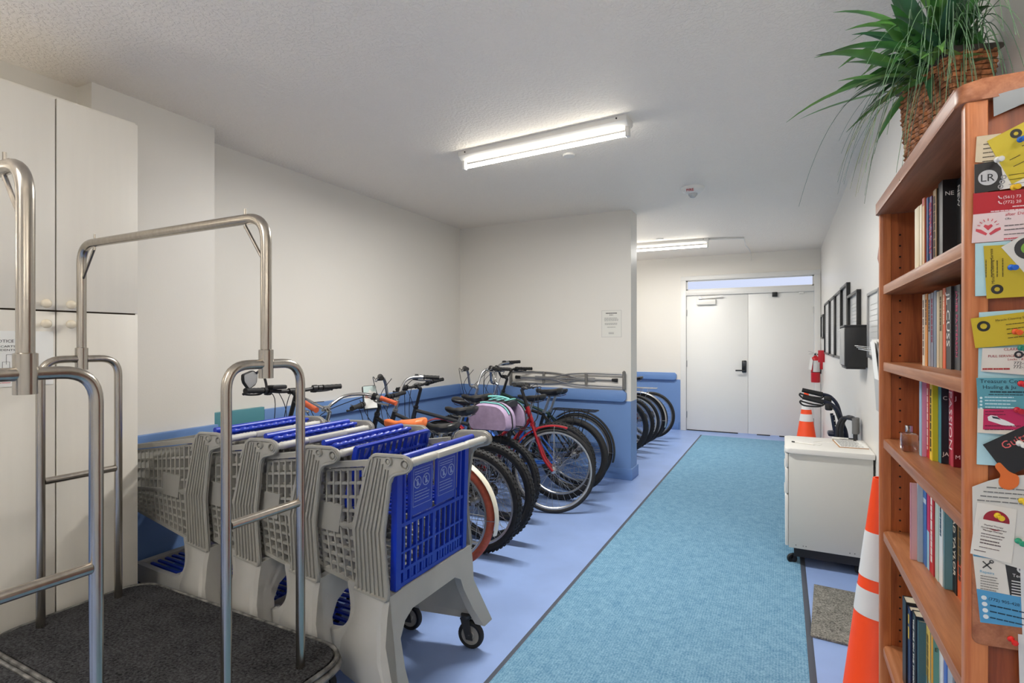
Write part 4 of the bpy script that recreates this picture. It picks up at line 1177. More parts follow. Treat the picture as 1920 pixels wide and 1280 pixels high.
row(3, .309, 1.785, [
    (.010, .014, .205, (196, 140, 150), (214, 168, 170), 'pink-covered book with dark base at the far end of the fourth shelf'),
    (.010, .011, .208, (176, 196, 204), (170, 186, 196), 'thin pale grey-blue book on the fourth shelf'),
    (.034, .002, .208, (58, 110, 178), (40, 80, 150), 'blue book on the fourth shelf', {'split': ((200, 216, 230), .78, .84)}),
    (.026, .001, .205, (196, 44, 96), (150, 30, 70), 'magenta book with pale blue base on the fourth shelf', {'split': ((150, 196, 214), 0, .48)}),
    (.036, .003, .212, (186, 24, 40), (160, 20, 34), 'red book with bold white lettering on the fourth shelf', {'title': '~12', 'tsize': .8}),
    (.030, .002, .208, (182, 204, 194), (170, 196, 190), 'pale green book on the fourth shelf'),
    (.030, .002, .214, (220, 226, 226), (200, 210, 210), 'white book on the fourth shelf before the seascape cover', {'title': '~5', 'tc': (60, 90, 110)}),
    (.010, .015, .208, (84, 130, 140), (96, 140, 150), 'teal seascape-covered book on the fourth shelf'),
    (.032, .002, .208, (28, 28, 30), (28, 28, 30), 'black book with pale lettering on the fourth shelf', {'title': 'MAD TAYLOR', 'tc': (230, 220, 200)}),
    (.036, .006, .206, (150, 112, 50), (206, 92, 36), 'ochre and orange book at the near end of the fourth shelf', {'title': '~10', 'tc': (60, 44, 20), 'split': ((206, 88, 34), 0, .4)}),
    (.03, .0, .20, (90, 90, 96), None, 'grey book hidden against the near side of the fourth shelf'),
], g)
g = 'books on the fifth shelf'
row(4, .300, 1.83, [
    (.045, .004, .235, (20, 20, 22), (24, 24, 26), 'thick black hardback at the far end of the fifth shelf'),
    (.034, .004, .228, (30, 40, 80), (30, 38, 74), 'navy hardback on the fifth shelf', {'title': '~4', 'tc': (210, 180, 70)}),
    (.040, .004, .232, (26, 26, 28), (28, 40, 60), 'black book with white slanted lettering on the fifth shelf', {'title': 'THE FIRE ON THE THRONE', 'tsize': .8}),
    (.012, .016, .225, (70, 110, 124), (70, 108, 122), 'ocean-teal covered book on the fifth shelf'),
    (.036, .003, .222, (224, 194, 96), (112, 160, 164), 'yellow book with pale teal base on the fifth shelf', {'title': '~10', 'tc': (120, 100, 50), 'split': ((140, 190, 196), 0, .42)}),
    (.014, .013, .220, (222, 160, 40), (96, 150, 140), 'orange and green covered book on the fifth shelf', {'ctitle': 'E', 'tc': (40, 30, 20)}),
    (.034, .002, .215, (226, 228, 230), None, 'white book on the fifth shelf'),
    (.024, .002, .214, (70, 110, 190), None, 'thin blue book on the fifth shelf'),
    (.040, .004, .214, (170, 178, 190), None, 'silver grey book on the fifth shelf'),
    (.04, .0, .21, (40, 44, 70), None, 'dark indigo book at the near end of the fifth shelf'),
], g)
# clear bottle on the third shelf
t = thing('perfume_bottle', 'small square clear glass bottle with silver cap on the third shelf', 'bottle', (.312, 1.815, SHELF_Z[2] + .0005))
gl = pm('clear_glass', (245, 248, 248), .02, trans=1.0)
MB().bb(-.018, .018, -.024, .024, 0, .048, .004).build('glass_body', gl, t)
MB().bb(-.008, .008, -.009, .009, .050, .070, .002).build('cap', CHROME, t)

# ------------------------------------------------------------------ notes pinned to the near side of the bookcase
CYF = BY0 - .0006
layer = [0]
def card(label, quad, col, kind='business_card', cat='card', depth=None, thick=.0005, group='cards pinned to the bookcase side', rough=.6):
    layer[0] += 1
    y1 = CYF - .0012 - (depth if depth is not None else layer[0] * .00055)
    o = thing(kind, label, cat, (quad[0][0], y1, quad[0][1]), 0, group)
    q = [(a - quad[0][0], z - quad[0][1]) for a, z in quad]
    MB().prism(q, 'xz', -thick, 0).build('sheet', K(col, rough), o, smooth=0)
    o['q'] = 0; del o['q']
    return o, q, -thick - .00015
def frame_of(q):
    """origin at the upper left corner of a quad; unit right and down vectors and the lengths"""
    a, b_, d = V((q[0][0], 0, q[0][1])), V((q[1][0], 0, q[1][1])), V((q[-1][0], 0, q[-1][1]))
    r = (b_ - a); u = (a - d)
    return a, r.normalized(), u.normalized(), r.length, u.length
def ctext(o, q, yy, items, col, name='lettering'):
    a, r, u, W, Hh = frame_of(q); b = MB(); n = r.cross(u)
    for it in items:
        if it[0] == 'lines':
            _, x, z, w_, rows, pitch, h = it; print_lines(b, a + r * (x * W) - u * (z * Hh) + V((0, yy, 0)), r, u, w_ * W, rows, pitch, h)
        elif it[0] == 'v':
            _, s, x, z, body = it; add_text(b, body, s, a + r * (x * W) - u * (z * Hh) + V((0, yy, 0)), u, -r, ext=.00012)
        else:
            s, x, z, body = it[:4]; add_text(b, body, s, a + r * (x * W) - u * (z * Hh) + V((0, yy, 0)), r, u, ext=.00012)
    return b.build(name, K(col, .7), o, smooth=0)
def patch(o, q, yy, x0, x1, z0, z1, col, name):
    a, r, u, W, Hh = frame_of(q); b = MB()
    P = [a + r * (x * W) - u * (z * Hh) + V((0, yy, 0)) for x, z in ((x0, z0), (x1, z0), (x1, z1), (x0, z1))]
    b.prism([(p.x, p.z) for p in P], 'xz', yy - .00012, yy + .00005); return b.build(name, K(col, .6), o, smooth=0)
def disc(o, x, z, yy, r0, r1, col, name, a0=0, a1=2 * PI, seg=28):
    b = MB(); prof = [(r0, -.00012), (r1, -.00012), (r1, .00012), (r0, .00012), (r0, -.00012)] if r0 else [(0, -.00012), (r1, -.00012), (r1, .00012), (0, .00012)]
    b.lathe(prof, (x, yy, z), (0, 1, 0), seg, a0, a1); return b.build(name, K(col, .6), o, smooth=0)
def pin(label, x, z, col, tilt=(.25, -.15), out=None):
    y = CYF - .0012 - (layer[0] * .00055 + .001 if out is None else out)
    t = thing('push_pin', label, 'push pin', (x, y, z), 0, 'push pins on the bookcase side')
    ax = V((tilt[0], -1, tilt[1])).normalized()
    m = pm('pin_plastic_%s' % label[:6], col, .25)
    MB().lathe([(0, .0005), (.0048, .0005), (.0048, .0018), (.0026, .0035), (.0024, .0085), (.0046, .0105), (.0042, .0125), (0, .013)], (0, 0, 0), ax, 16).build('head', m, t)
    MB().cyl((0, .008, 0), V((0, 0, 0)) + ax * .001, .0005, 6).build('needle', CHROME, t)
def curled(label, pts, col, bulge, name='paper_scrap', cat='paper', depth=.004):
    o = thing(name, label, cat, (pts[0][0], CYF - depth, pts[0][1]), 0, 'papers pinned to the bookcase side')
    n = len(pts) // 2; b = MB(); top = pts[:n]; bot = pts[n:][::-1]
    A = []; B = []
    for (a, c), k in zip(zip(top, bot), range(n)):
        yy = -bulge[k]
        A.append([(a[0] - pts[0][0], yy, a[1] - pts[0][1]), (c[0] - pts[0][0], yy * .6, c[1] - pts[0][1])])
        B.append([(q[0], q[1] + .0006, q[2]) for q in A[-1]])
    rings = [[A[i][0], A[i][1], B[i][1], B[i][0]] for i in range(n)]
    b.loft(rings); b.build('sheet', K(col, .8), o, smooth=60); return o

curled('curled grey scrap of paper at the top of the bookcase side', [(.307, 1.801), (.325, 1.803), (.343, 1.806), (.382, 1.812), (.385, 1.782), (.343, 1.780), (.325, 1.773), (.308, 1.767)], (150, 154, 156), [.002, .006, .004, .001])
c_, q_, y_ = card('beige handwritten card half hidden behind the black logo card', [(.287, 1.739), (.318, 1.739), (.318, 1.690), (.285, 1.697)], (206, 192, 164)); ctext(c_, q_, y_, [('lines', .3, .35, .6, 5, .007, .0014)], (90, 80, 66))
c_, q_, y_ = card('black and white card with a round LR emblem', [(.284, 1.693), (.372, 1.700), (.372, 1.651), (.284, 1.645)], (224, 222, 216))
b = MB(); b.prism([(0, 0), (.026, .002), (.034, -.01), (.036, -.028), (.032, -.046), (0, -.048)], 'xz', y_ - .0002, y_); b.build('black_panel', K((34, 34, 36), .5), c_, smooth=0)
disc(c_, .017, -.024, y_ - .0003, 0, .0125, (190, 190, 192), 'emblem')
b = MB(); add_text(b, 'LR', .017, (.007, y_ - .00045, -.030), (1, 0, 0), (0, 0, 1), ext=.00012); b.build('lettering', K((40, 40, 42), .6), c_, smooth=0)
b = MB()
for i in range(3): b.ring((.037 - .002 * i, y_ - .0004, -.026 - .0075 * i), (0, 1, 0), .0028, .0009, 14, 5, .0002); b.bar((.043, y_ - .0003, -.024 - .0075 * i), (.07, y_ - .0003, -.0225 - .0075 * i), .001, .0002, up=(0, 1, 0))
b.build('contact_marks', K((150, 150, 152), .6), c_, smooth=0)
c_, q_, y_ = card('tilted yellow card with black ring mark, top of the bookcase side', [(.300, 1.729), (.356, 1.757), (.388, 1.685), (.331, 1.654)], (196, 176, 44))
disc(c_, .036, .006, y_ - .0002, .003, .0075, (40, 40, 34), 'ring_mark'); ctext(c_, q_, y_, [('lines', .55, .3, .4, 6, .009, .0013), ('lines', .2, .55, .3, 2, .012, .0011)], (84, 76, 30))
c_, q_, y_ = card('red card with white phone numbers', [(.282, 1.645), (.372, 1.644), (.372, 1.610), (.282, 1.610)], (176, 28, 42))
ctext(c_, q_, y_, [(.0066, .42, .36, '(561) 73'), (.0066, .42, .60, '(772) 20'), ('lines', .55, .76, .3, 1, .01, .0016), ('lines', .25, .92, .6, 1, .01, .0016)], (236, 214, 214))
b = MB()
for i in range(2): b.tube([(.032, y_ - .0002, -.008 - .0085 * i), (.0335, y_ - .0002, -.0115 - .0085 * i), (.0365, y_ - .0002, -.0125 - .0085 * i)], .0009, 5)
b.build('handset_mark', K((236, 214, 214), .6), c_, smooth=0)
c_, q_, y_ = card('pale pink card with red heart and hands emblem', [(.282, 1.610), (.372, 1.612), (.372, 1.564), (.280, 1.563)], (224, 204, 204))
b = MB(); cx, cz = .019, -.024
for s in (-1, 1):
    b.prism([(cx + s * .003, cz - .012), (cx + s * .016, cz - .004), (cx + s * .0155, cz + .0), (cx + s * .009, cz - .002), (cx + s * .001, cz - .009)], 'xz', y_ - .0002, y_)
b.prism([(cx, cz - .004), (cx + .006, cz + .003), (cx + .004, cz + .006), (cx, cz + .004), (cx - .004, cz + .006), (cx - .006, cz + .003)], 'xz', y_ - .0002, y_)
for i in range(7):
    a = PI * (.1 + .8 * i / 6); b.bar((cx + .0105 * math.cos(a), y_ - .0002, cz + .001 + .0105 * math.sin(a)), (cx + .0145 * math.cos(a), y_ - .0002, cz + .001 + .0145 * math.sin(a)), .0011, .0002, up=(0, 1, 0))
b.build('heart_emblem', K((198, 70, 82), .6), c_, smooth=0)
ctext(c_, q_, y_, [(.007, .45, .16, 'after Deliv'), ('lines', .45, .95, .4, 1, .01, .002)], (206, 90, 100))
ctext(c_, q_, y_, [(.0045, .45, .29, 'CRe'), ('lines', .45, .5, .5, 1, .009, .0014), ('lines', .45, .64, .5, 1, .009, .0014), ('lines', .45, .8, .4, 1, .009, .001)], (100, 90, 90))
FOAM = (176, 212, 220)
card('pale blue foam sheet behind the upright yellow card', [(.285, 1.562), (.330, 1.563), (.330, 1.476), (.285, 1.475)], FOAM, 'foam_sheet', 'sheet', depth=.0002, thick=.002, rough=.9)
c_, q_, y_ = card('upright yellow card with sideways print pinned by a blue pin', [(.295, 1.557), (.346, 1.556), (.349, 1.472), (.299, 1.470)], (190, 168, 40))
disc(c_, .017, -.072, y_ - .0002, .0035, .0078, (38, 38, 34), 'ring_mark')
ctext(c_, q_, y_, [('v', .0058, .22, .72, 'Miracle Cleaning Service')], (70, 64, 28))
b = MB(); print_lines(b, (.024, y_, -.052), (0, 0, 1), (-1, 0, 0), .036, 4, -.007, .0011); b.build('small_print', K((92, 84, 36), .7), c_, smooth=0)
c_, q_, y_ = card('tilted white card with round green emblem', [(.317, 1.553), (.372, 1.590), (.397, 1.517), (.350, 1.503)], (214, 212, 206))
disc(c_, .034, -.004, y_ - .0002, .010, .018, (52, 52, 52), 'emblem_ring'); disc(c_, .034, -.004, y_ - .0002, 0, .010, (116, 160, 58), 'emblem_disc')
card('long pale blue foam sheet behind the middle cards', [(.290, 1.448), (.391, 1.454), (.391, 1.199), (.287, 1.197)], FOAM, 'foam_sheet', 'sheet', depth=.0002, thick=.002, rough=.9)
c_, q_, y_ = card('yellow card with black ring mark and orange pin, lying level', [(.278, 1.438), (.379, 1.452), (.385, 1.400), (.284, 1.389)], (194, 170, 36))
disc(c_, .0165, -.013, y_ - .0002, .0045, .0085, (36, 36, 30), 'ring_mark')
ctext(c_, q_, y_, [(.0048, .30, .20, 'Miracle Cleaning Service'), ('lines', .42, .34, .35, 3, .0075, .0011), ('lines', .42, .78, .5, 1, .01, .001)], (76, 68, 26))
c_, q_, y_ = card('white lock shop card with red lettering and a key drawing', [(.293, 1.389), (.388, 1.392), (.388, 1.343), (.291, 1.351)], (214, 206, 196))
ctext(c_, q_, y_, [(.0056, .08, .40, 'FULL SERVICE LOCK SHOP'), (.0052, .34, .54, 'Locks - Keys -'), ('lines', .02, .90, .45, 1, .01, .0026), (.006, .28, .12, 'CLARKE LOCK')], (160, 44, 44))
ctext(c_, q_, y_, [(.0068, .42, .72, '772-878-'), (.0068, .42, .88, '772-343-')], (60, 52, 52), 'phone_lettering')
b = MB(); b.ring((.045, y_ - .0003, -.010), (0, 1, 0), .0042, .0016, 16, 5, .0002); b.bar((.049, y_ - .0003, -.010), (.066, y_ - .0003, -.008), .003, .0002, up=(0, 1, 0)); b.build('key_drawing', K((40, 40, 44), .6), c_, smooth=0)
c_, q_, y_ = card('teal card for hauling with a red pin', [(.285, 1.340), (.388, 1.343), (.388, 1.291), (.287, 1.291)], (84, 150, 164))
ctext(c_, q_, y_, [(.0092, .04, .17, 'Treasure Coast'), (.0085, .07, .36, 'Hauling & Ju'), ('lines', .16, .46, .45, 1, .01, .0026), ('lines', .14, .55, .5, 1, .01, .0014)], (34, 66, 78))
ctext(c_, q_, y_, [('lines', .09, .64 + .11 * i, .45 - .05 * (i % 3), 1, .01, .0016) for i in range(4)], (196, 222, 226), 'white_lettering')
b = MB()
for i in range(4): b.lathe([(0, -.0001), (.0018, -.0001), (.0018, .0001), (0, .0001)], (.006, y_ - .0002, -.0325 - .0057 * i), (0, 1, 0), 10)
b.build('bullet_dots', K((206, 226, 228), .6), c_, smooth=0)
c_, q_, y_ = card('magenta card with white border showing a boat', [(.287, 1.289), (.388, 1.295), (.388, 1.250), (.286, 1.250)], (214, 204, 190))
patch(c_, q_, y_, .07, 1.0, .0, .86, (182, 30, 84), 'magenta_field')
b = MB(); y2 = y_ - .0003
b.prism([(.012, -.012), (.016, -.009), (.024, -.010), (.026, -.013), (.034, -.016), (.045, -.022), (.047, -.026), (.030, -.024), (.013, -.018)], 'xz', y2 - .0001, y2); b.build('boat_picture', K((222, 222, 220), .5), c_, smooth=0)
b = MB(); b.prism([(.017, -.0105), (.024, -.0115), (.029, -.0155), (.019, -.014)], 'xz', y2 - .0003, y2 - .0001); b.build('boat_window', K((40, 50, 66), .4), c_, smooth=0)
b = MB(); b.prism(round_poly([(.062, -.012), (.066, -.005), (.084, -.002), (.098, -.004), (.098, -.018), (.066, -.018)], .003, 3), 'xz', y2 - .0001, y2); b.build('car_picture', K((214, 214, 212), .5), c_, smooth=0)
ctext(c_, q_, y2, [('lines', .09, .10, .3, 2, .005, .0013), ('lines', .09, .70, .45, 2, .006, .0013), ('lines', .62, .62, .3, 2, .006, .0013)], (110, 20, 56))
c_, q_, y_ = card('black tilted guitar repair card with red script and an orange guitar', [(.293, 1.231), (.388, 1.295), (.403, 1.242), (.324, 1.182)], (30, 30, 32))
ctext(c_, q_, y_, [(.017, .17, .34, 'Guitars')], (214, 96, 96)); ctext(c_, q_, y_, [(.010, .42, .62, 'Repairs'), (.0075, .36, .92, 'Paul L'), ('lines', .38, 1.02, .4, 2, .005, .0012)], (226, 214, 190), 'white_lettering')
b = MB(); y2 = y_ - .0003
b.prism(round_poly([(.016, -.030), (.021, -.026), (.033, -.041), (.045, -.045), (.045, -.061), (.034, -.071), (.021, -.067), (.019, -.056), (.023, -.047), (.015, -.035)], .006, 5), 'xz', y2 - .0002, y2); b.build('guitar_picture', K((214, 106, 40), .5), c_, smooth=0)
curled('large white printed sheet with curled top on the bookcase side', [(.280, 1.160), (.300, 1.172), (.320, 1.181), (.345, 1.187), (.397, 1.188), (.397, 1.035), (.345, 1.035), (.320, 1.04), (.300, 1.05), (.281, 1.075)], (206, 204, 198), [.001, .0012, .0015, .0015, .001], 'printed_sheet', 'paper', depth=.0065)
sheet = C.objects['printed_sheet']
b = MB()
for i in range(4): print_lines(b, (.018 - .004 * i, -.0022, .002 - .0075 * i), (1, .0, .02), (0, 0, 1), .09, 1, .01, .0015)
b.build('lettering', K((110, 110, 110), .7), sheet, smooth=0)
lay = layer[0]
c_, q_, y_ = card('white, black and blue tool repair flyer above the red pin', [(.281, 1.052), (.397, 1.058), (.397, .945), (.291, .938)], (212, 208, 200), depth=.0030)
b = MB(); y2 = y_ - .0003
b.prism([(.040, -.002), (.116, .002), (.116, -.063), (.0475, -.064)], 'xz', y2 - .0001, y2); b.build('black_field', K((38, 38, 40), .5), c_, smooth=0)
b = MB(); b.prism([(.005, -.060), (.116, -.064), (.116, -.107), (.010, -.114)], 'xz', y2 - .0002, y2 + .0001); b.build('blue_field', K((74, 146, 190), .5), c_, smooth=0)
b = MB(); b.prism([(0, 0), (.036, .001), (.036, -.007), (.001, -.007)], 'xz', y2 - .0002, y2 + .0001); b.build('blue_band', K((84, 150, 184), .5), c_, smooth=0)
b = MB(); b.bar((.013, y2 - .0003, -.024), (.024, y2 - .0003, -.012), .002, .0003, up=(0, 1, 0)); b.bar((.024, y2 - .0003, -.024), (.013, y2 - .0003, -.013), .002, .0003, up=(0, 1, 0)); b.ring((.024, y2 - .0003, -.012), (0, 1, 0), .0022, .0008, 12, 4, .0002); b.build('tool_emblem', K((70, 70, 70), .6), c_, smooth=0)
b = MB(); add_text(b, 'Repairs', .0062, (.009, y2 - .0003, -.032), (1, 0, -.03), (0, 0, 1), ext=.0001); b.build('blue_lettering', K((110, 170, 200), .7), c_, smooth=0)
b = MB(); print_lines(b, (.010, y2 - .0003, -.037), (1, 0, -.03), (0, 0, 1), .026, 6, .0042, .0010); b.build('small_print', K((120, 116, 112), .7), c_, smooth=0)
b = MB(); add_text(b, 'Tech', .0072, (.050, y2 - .0003, -.031), (1, 0, -.02), (0, 0, 1), ext=.0001)
for i in range(6): b.bar((.049, y2 - .0003, -.038 - .0045 * i), (.072, y2 - .0003, -.0385 - .0045 * i), .0016, .0002, up=(0, 1, 0))
b.ring((.061, y2 - .0003, -.018), (0, 1, 0), .0042, .0014, 16, 4, .0002); b.build('white_lettering', K((200, 200, 198), .7), c_, smooth=0)
b = MB(); add_text(b, '(772) 905-428', .0068, (.020, y2 - .0005, -.075), (1, 0, -.06), (0, 0, 1), ext=.0001)
for i in range(3): print_lines(b, (.022, y2 - .0004, -.083 - .010 * i), (1, 0, -.06), (0, 0, 1), .075, 1, .01, .0018, .1)
b.build('dark_lettering', K((28, 60, 84), .7), c_, smooth=0)
b = MB()
for i in range(4): b.lathe([(0, -.0001), (.0036, -.0001), (.0036, .0001), (0, .0001)], (.0145 + .0008 * i, y2 - .0004, -.0725 - .0102 * i), (0, 1, 0), 14)
b.build('contact_dots', K((214, 220, 222), .6), c_, smooth=0)
c_, q_, y_ = card('white therapy card with dark red half-round emblem', [(.286, 1.136), (.336, 1.131), (.329, 1.043), (.277, 1.050)], (218, 214, 206), depth=.0072)
disc(c_, .024, -.027, y_ - .0002, 0, .0165, (150, 26, 46), 'emblem', a0=0, a1=2 * PI)
patch(c_, q_, y_ - .0004, .1, .9, .30, .45, (218, 214, 206), 'blank_band')
ctext(c_, q_, y_ - .0006, [(.0036, .24, .41, 'Physical Therapy'), (.0036, .17, .46, 'Occupational Therapy'), (.0036, .23, .51, 'Massage Therapy')], (90, 66, 66))
ctext(c_, q_, y_, [('lines', .2, .57, .6, 2, .0045, .0012), ('lines', .2, .69, .6, 2, .005, .0018), ('lines', .2, .83, .6, 1, .005, .001), ('lines', .08, .91, .3, 1, .005, .0012)], (110, 96, 96), 'small_print')
c_, q_, y_ = card('white blank sheet at the right of the tool repair flyer', [(.340, 1.052), (.403, 1.055), (.403, .934), (.343, .931)], (206, 206, 206), 'printed_sheet', 'paper', depth=.0044, group='papers pinned to the bookcase side')
card('white blank sheet hanging lowest on the bookcase side', [(.338, .930), (.403, .934), (.403, .80), (.341, .80)], (204, 204, 204), 'printed_sheet', 'paper', depth=.0036, group='papers pinned to the bookcase side')
for lab, x, z, col in (('blue push pin in the topmost tilted yellow card', .338, 1.722, (30, 100, 190)), ('white push pin beside the black emblem card', .310, 1.694, (226, 226, 222)), ('yellow push pin above the red phone card', .330, 1.647, (236, 190, 40)),
                       ('blue push pin in the upright yellow card', .327, 1.519, (30, 100, 200)), ('orange push pin in the level yellow card', .332, 1.416, (232, 96, 40)), ('green push pin over the key drawing', .339, 1.390, (36, 130, 110)),
                       ('red push pin in the teal card', .339, 1.333, (214, 40, 50)), ('dark red push pin at the top edge of the magenta card', .334, 1.291, (190, 30, 50)), ('white push pin in the black guitar card', .337, 1.238, (230, 228, 222))):
    pin(lab, x, z, col)
for lab, x, z, col, o_ in (('yellow push pin in the curled white sheet', .341, 1.146, (232, 196, 50), .0070), ('yellow push pin over the dark red emblem', .311, 1.118, (232, 196, 40), .0076), ('green push pin beside the therapy card', .337, 1.081, (50, 160, 120), .0066), ('red push pin on the bare wooden board', .329, .920, (226, 40, 36), .0026)):
    pin(lab, x, z, col, out=o_)

# ------------------------------------------------------------------ woven basket plant on the bookcase
def plant():
    bx, by, PROT = .385, 1.79, 18
    t = thing('potted_plant', 'artificial plant with broad leaves and grass strands in a woven basket on the bookcase', 'plant', (bx, by, BZ + .0005), math.radians(PROT))
    hx, hy, hz = .050, .118, .285
    WV = pm('woven_rattan', (150, 98, 62), .7, noise=.35, nscale=60); WV2 = pm('woven_rattan_dark', (112, 70, 44), .75, noise=.3, nscale=70); RIM = pm('basket_rim', (62, 56, 52), .6)
    b = MB()
    def tap(z): return .80 + .20 * z / hz
    b.loft([[(a * hx * tap(z) * .97, c * hy * tap(z) * .97, z) for a, c in ((-1, -1), (1, -1), (1, 1), (-1, 1))] for z in (0, hz)])
    bk = b.build('basket', WV2, t, smooth=0)
    b = MB(); rows = 22
    for face in range(4):
        nx_ = 11 if face % 2 == 0 else 6                       # long faces carry more strands
        for r in range(rows):
            z0, z1 = hz * r / rows, hz * (r + 1) / rows
            for i in range(nx_):
                k0, k1 = -1 + 2 * i / nx_, -1 + 2 * (i + 1) / nx_; km = (k0 + k1) / 2
                out = .0065 if (r // 2 + i) % 2 else .001
                tz0, tz1 = tap(z0), tap(z1)
                def P(k, z, o):
                    q = tap(z)
                    if face == 0: return (-hx * q - o, k * hy * q, z)
                    if face == 2: return (hx * q + o, k * hy * q, z)
                    if face == 1: return (k * hx * q, -hy * q - o, z)
                    return (k * hx * q, hy * q + o, z)
                zm = (z0 + z1) / 2; e = (z1 - z0) * .08
                R = []
                for k, o in ((k0, .0), (k0 + (k1 - k0) * .25, out), (k1 - (k1 - k0) * .25, out), (k1, .0)):
                    R.append([P(k, z0 + e, o * .4), P(k, zm, o + .001), P(k, z1 - e, o * .4)])
                vs = [[b.v(p) for p in r_] for r_ in R]
                for a in range(3):
                    for c in range(2): b.f([vs[a][c], vs[a + 1][c], vs[a + 1][c + 1], vs[a][c + 1]])
    b.build('weave', WV, bk, smooth=25)
    b = MB(); q = tap(hz) * 1.03
    b.tube([(a * hx * q, c * hy * q, hz) for a, c in ((-1, -1), (1, -1), (1, 1), (-1, 1))], .008, 8, closed=True); b.build('rim', RIM, bk)
    MB().bb(-hx * .95, hx * .95, -hy * .95, hy * .95, hz - .03, hz - .012).build('soil', pm('moss', (60, 62, 40), .95), t)
    rnd = random.Random(11)
    LEAF = [pm('leaf_green', (62, 112, 56), .35, noise=.25, nscale=9), pm('leaf_deep_green', (46, 88, 58), .35, noise=.2, nscale=9), pm('leaf_bright_green', (104, 156, 78), .38, noise=.2, nscale=9)]
    GR = [pm('grass_green', (112, 150, 112), .5), pm('grass_grey_green', (82, 110, 88), .5), pm('grass_olive', (150, 156, 84), .5)]
    Rm = Matrix.Rotation(math.radians(-PROT), 4, 'Z')            # undo the pot's turn for directions given in room axes
    lim = .485 - bx
    def clampx(p):
        w = Matrix.Rotation(math.radians(PROT), 3, 'Z') @ p
        if w.x > lim: w.x = lim - .002 * rnd.random()
        if w.z > 2.70 - BZ: w.z = 2.70 - BZ
        return Matrix.Rotation(math.radians(-PROT), 3, 'Z') @ w
    def strip(b, p0, p1, p2, W, n=10, fold=.25, twist=0.0):
        pts = [(1 - k) ** 2 * p0 + 2 * k * (1 - k) * p1 + k * k * p2 for k in [i / n for i in range(n + 1)]]
        pts = [clampx(p) for p in pts]
        rows_ = []
        for i, p in enumerate(pts):
            k = i / n
            tn = (pts[min(i + 1, n)] - pts[max(i - 1, 0)])
            if tn.length < 1e-6: tn = V((0, 0, 1))
            tn.normalize(); sd = tn.cross(V((math.sin(twist), math.cos(twist) * .2, 1)))
            if sd.length < 1e-3: sd = tn.orthogonal()
            sd.normalize(); nm = sd.cross(tn)
            w = W * (min(1, k / .35) ** .6 * .75 + .25) * (1 - max(0, (k - .45) / .55) ** 1.8) + .0006
            rows_.append([b.v(clampx(p - sd * w + nm * w * fold)), b.v(p), b.v(clampx(p + sd * w + nm * w * fold))])
        for A, B in zip(rows_, rows_[1:]):
            b.f([A[0], A[1], B[1], B[0]]); b.f([A[1], A[2], B[2], B[1]])
    bl = [MB(), MB(), MB()]
    top = V((0, 0, hz))
    def world_dir(a, e): return Rm @ V((math.cos(a) * math.cos(e), math.sin(a) * math.cos(e), math.sin(e)))
    # broad leaves, mostly towards the room (-x) and the camera (-y)
    for i in range(84):
        a = math.radians(rnd.choice((rnd.uniform(95, 275), rnd.uniform(130, 270), rnd.uniform(200, 300))))
        e = math.radians(rnd.uniform(5, 80)); L = rnd.uniform(.16, .36) * (1 if e < 1 else 1.25)
        d = world_dir(a, e); base = top + V((rnd.uniform(-.03, .03), rnd.uniform(-.08, .08), -.02))
        p1 = base + d * L * .62; hd = world_dir(a, 0)
        p2 = base + d * L * .8 + hd * L * .32 + V((0, 0, -rnd.uniform(.02, .16)))
        strip(bl[rnd.choice((0, 0, 1, 2, 2))], base, p1, p2, rnd.uniform(.007, .0165), 10, .3, rnd.uniform(-.6, .6))
    for i in range(12):
        a = math.radians(rnd.uniform(0, 360)); d = world_dir(a, math.radians(rnd.uniform(65, 88))); L = rnd.uniform(.30, .5)
        base = top + V((rnd.uniform(-.02, .02), rnd.uniform(-.07, .07), -.02)); strip(bl[1], base, base + d * L * .6, base + d * L + world_dir(a, 0) * .06, rnd.uniform(.014, .022), 10, .3)
    o0 = bl[0].build('broad_leaves', LEAF[0], t, smooth=60); bl[1].build('dark_leaves', LEAF[1], t, smooth=60); bl[2].build('bright_leaves', LEAF[2], t, smooth=60)
    gs = [MB(), MB(), MB()]
    def strand(i, a, e, L, droop, r=.0011):
        base = top + V((rnd.uniform(-.04, .04), rnd.uniform(-.09, .09), 0)); d = world_dir(a, e); hd = world_dir(a, 0)
        p1 = base + d * L * .75; p2 = p1 + hd * L * .35 + V((0, 0, -droop))
        n = 15; pts = [clampx((1 - k) ** 2 * base + 2 * k * (1 - k) * p1 + k * k * p2) for k in [j / n for j in range(n + 1)]]
        gs[i].tube(pts, r, 4, radii=[r * (1.25 - .9 * j / n) for j in range(n + 1)])
    for i in range(44): strand(rnd.choice((0, 0, 1)), math.radians(rnd.uniform(205, 290)), math.radians(rnd.uniform(40, 80)), rnd.uniform(.18, .34), rnd.uniform(.24, .50), rnd.uniform(.0012, .0019))
    for i in range(20): strand(rnd.choice((1, 1, 2)), math.radians(rnd.uniform(130, 215)), math.radians(rnd.uniform(5, 60)), rnd.uniform(.16, .30), rnd.uniform(.15, .42), .0010)
    for i in range(46): strand(rnd.choice((0, 1)), math.radians(rnd.uniform(250, 285)), math.radians(rnd.uniform(30, 75)), rnd.uniform(.30, .52), rnd.uniform(.22, .42), rnd.uniform(.001, .0016))
    gs[0].build('grass_strands', GR[0], t); gs[1].build('grey_grass_strands', GR[1], t); gs[2].build('olive_grass_strands', GR[2], t)
plant()

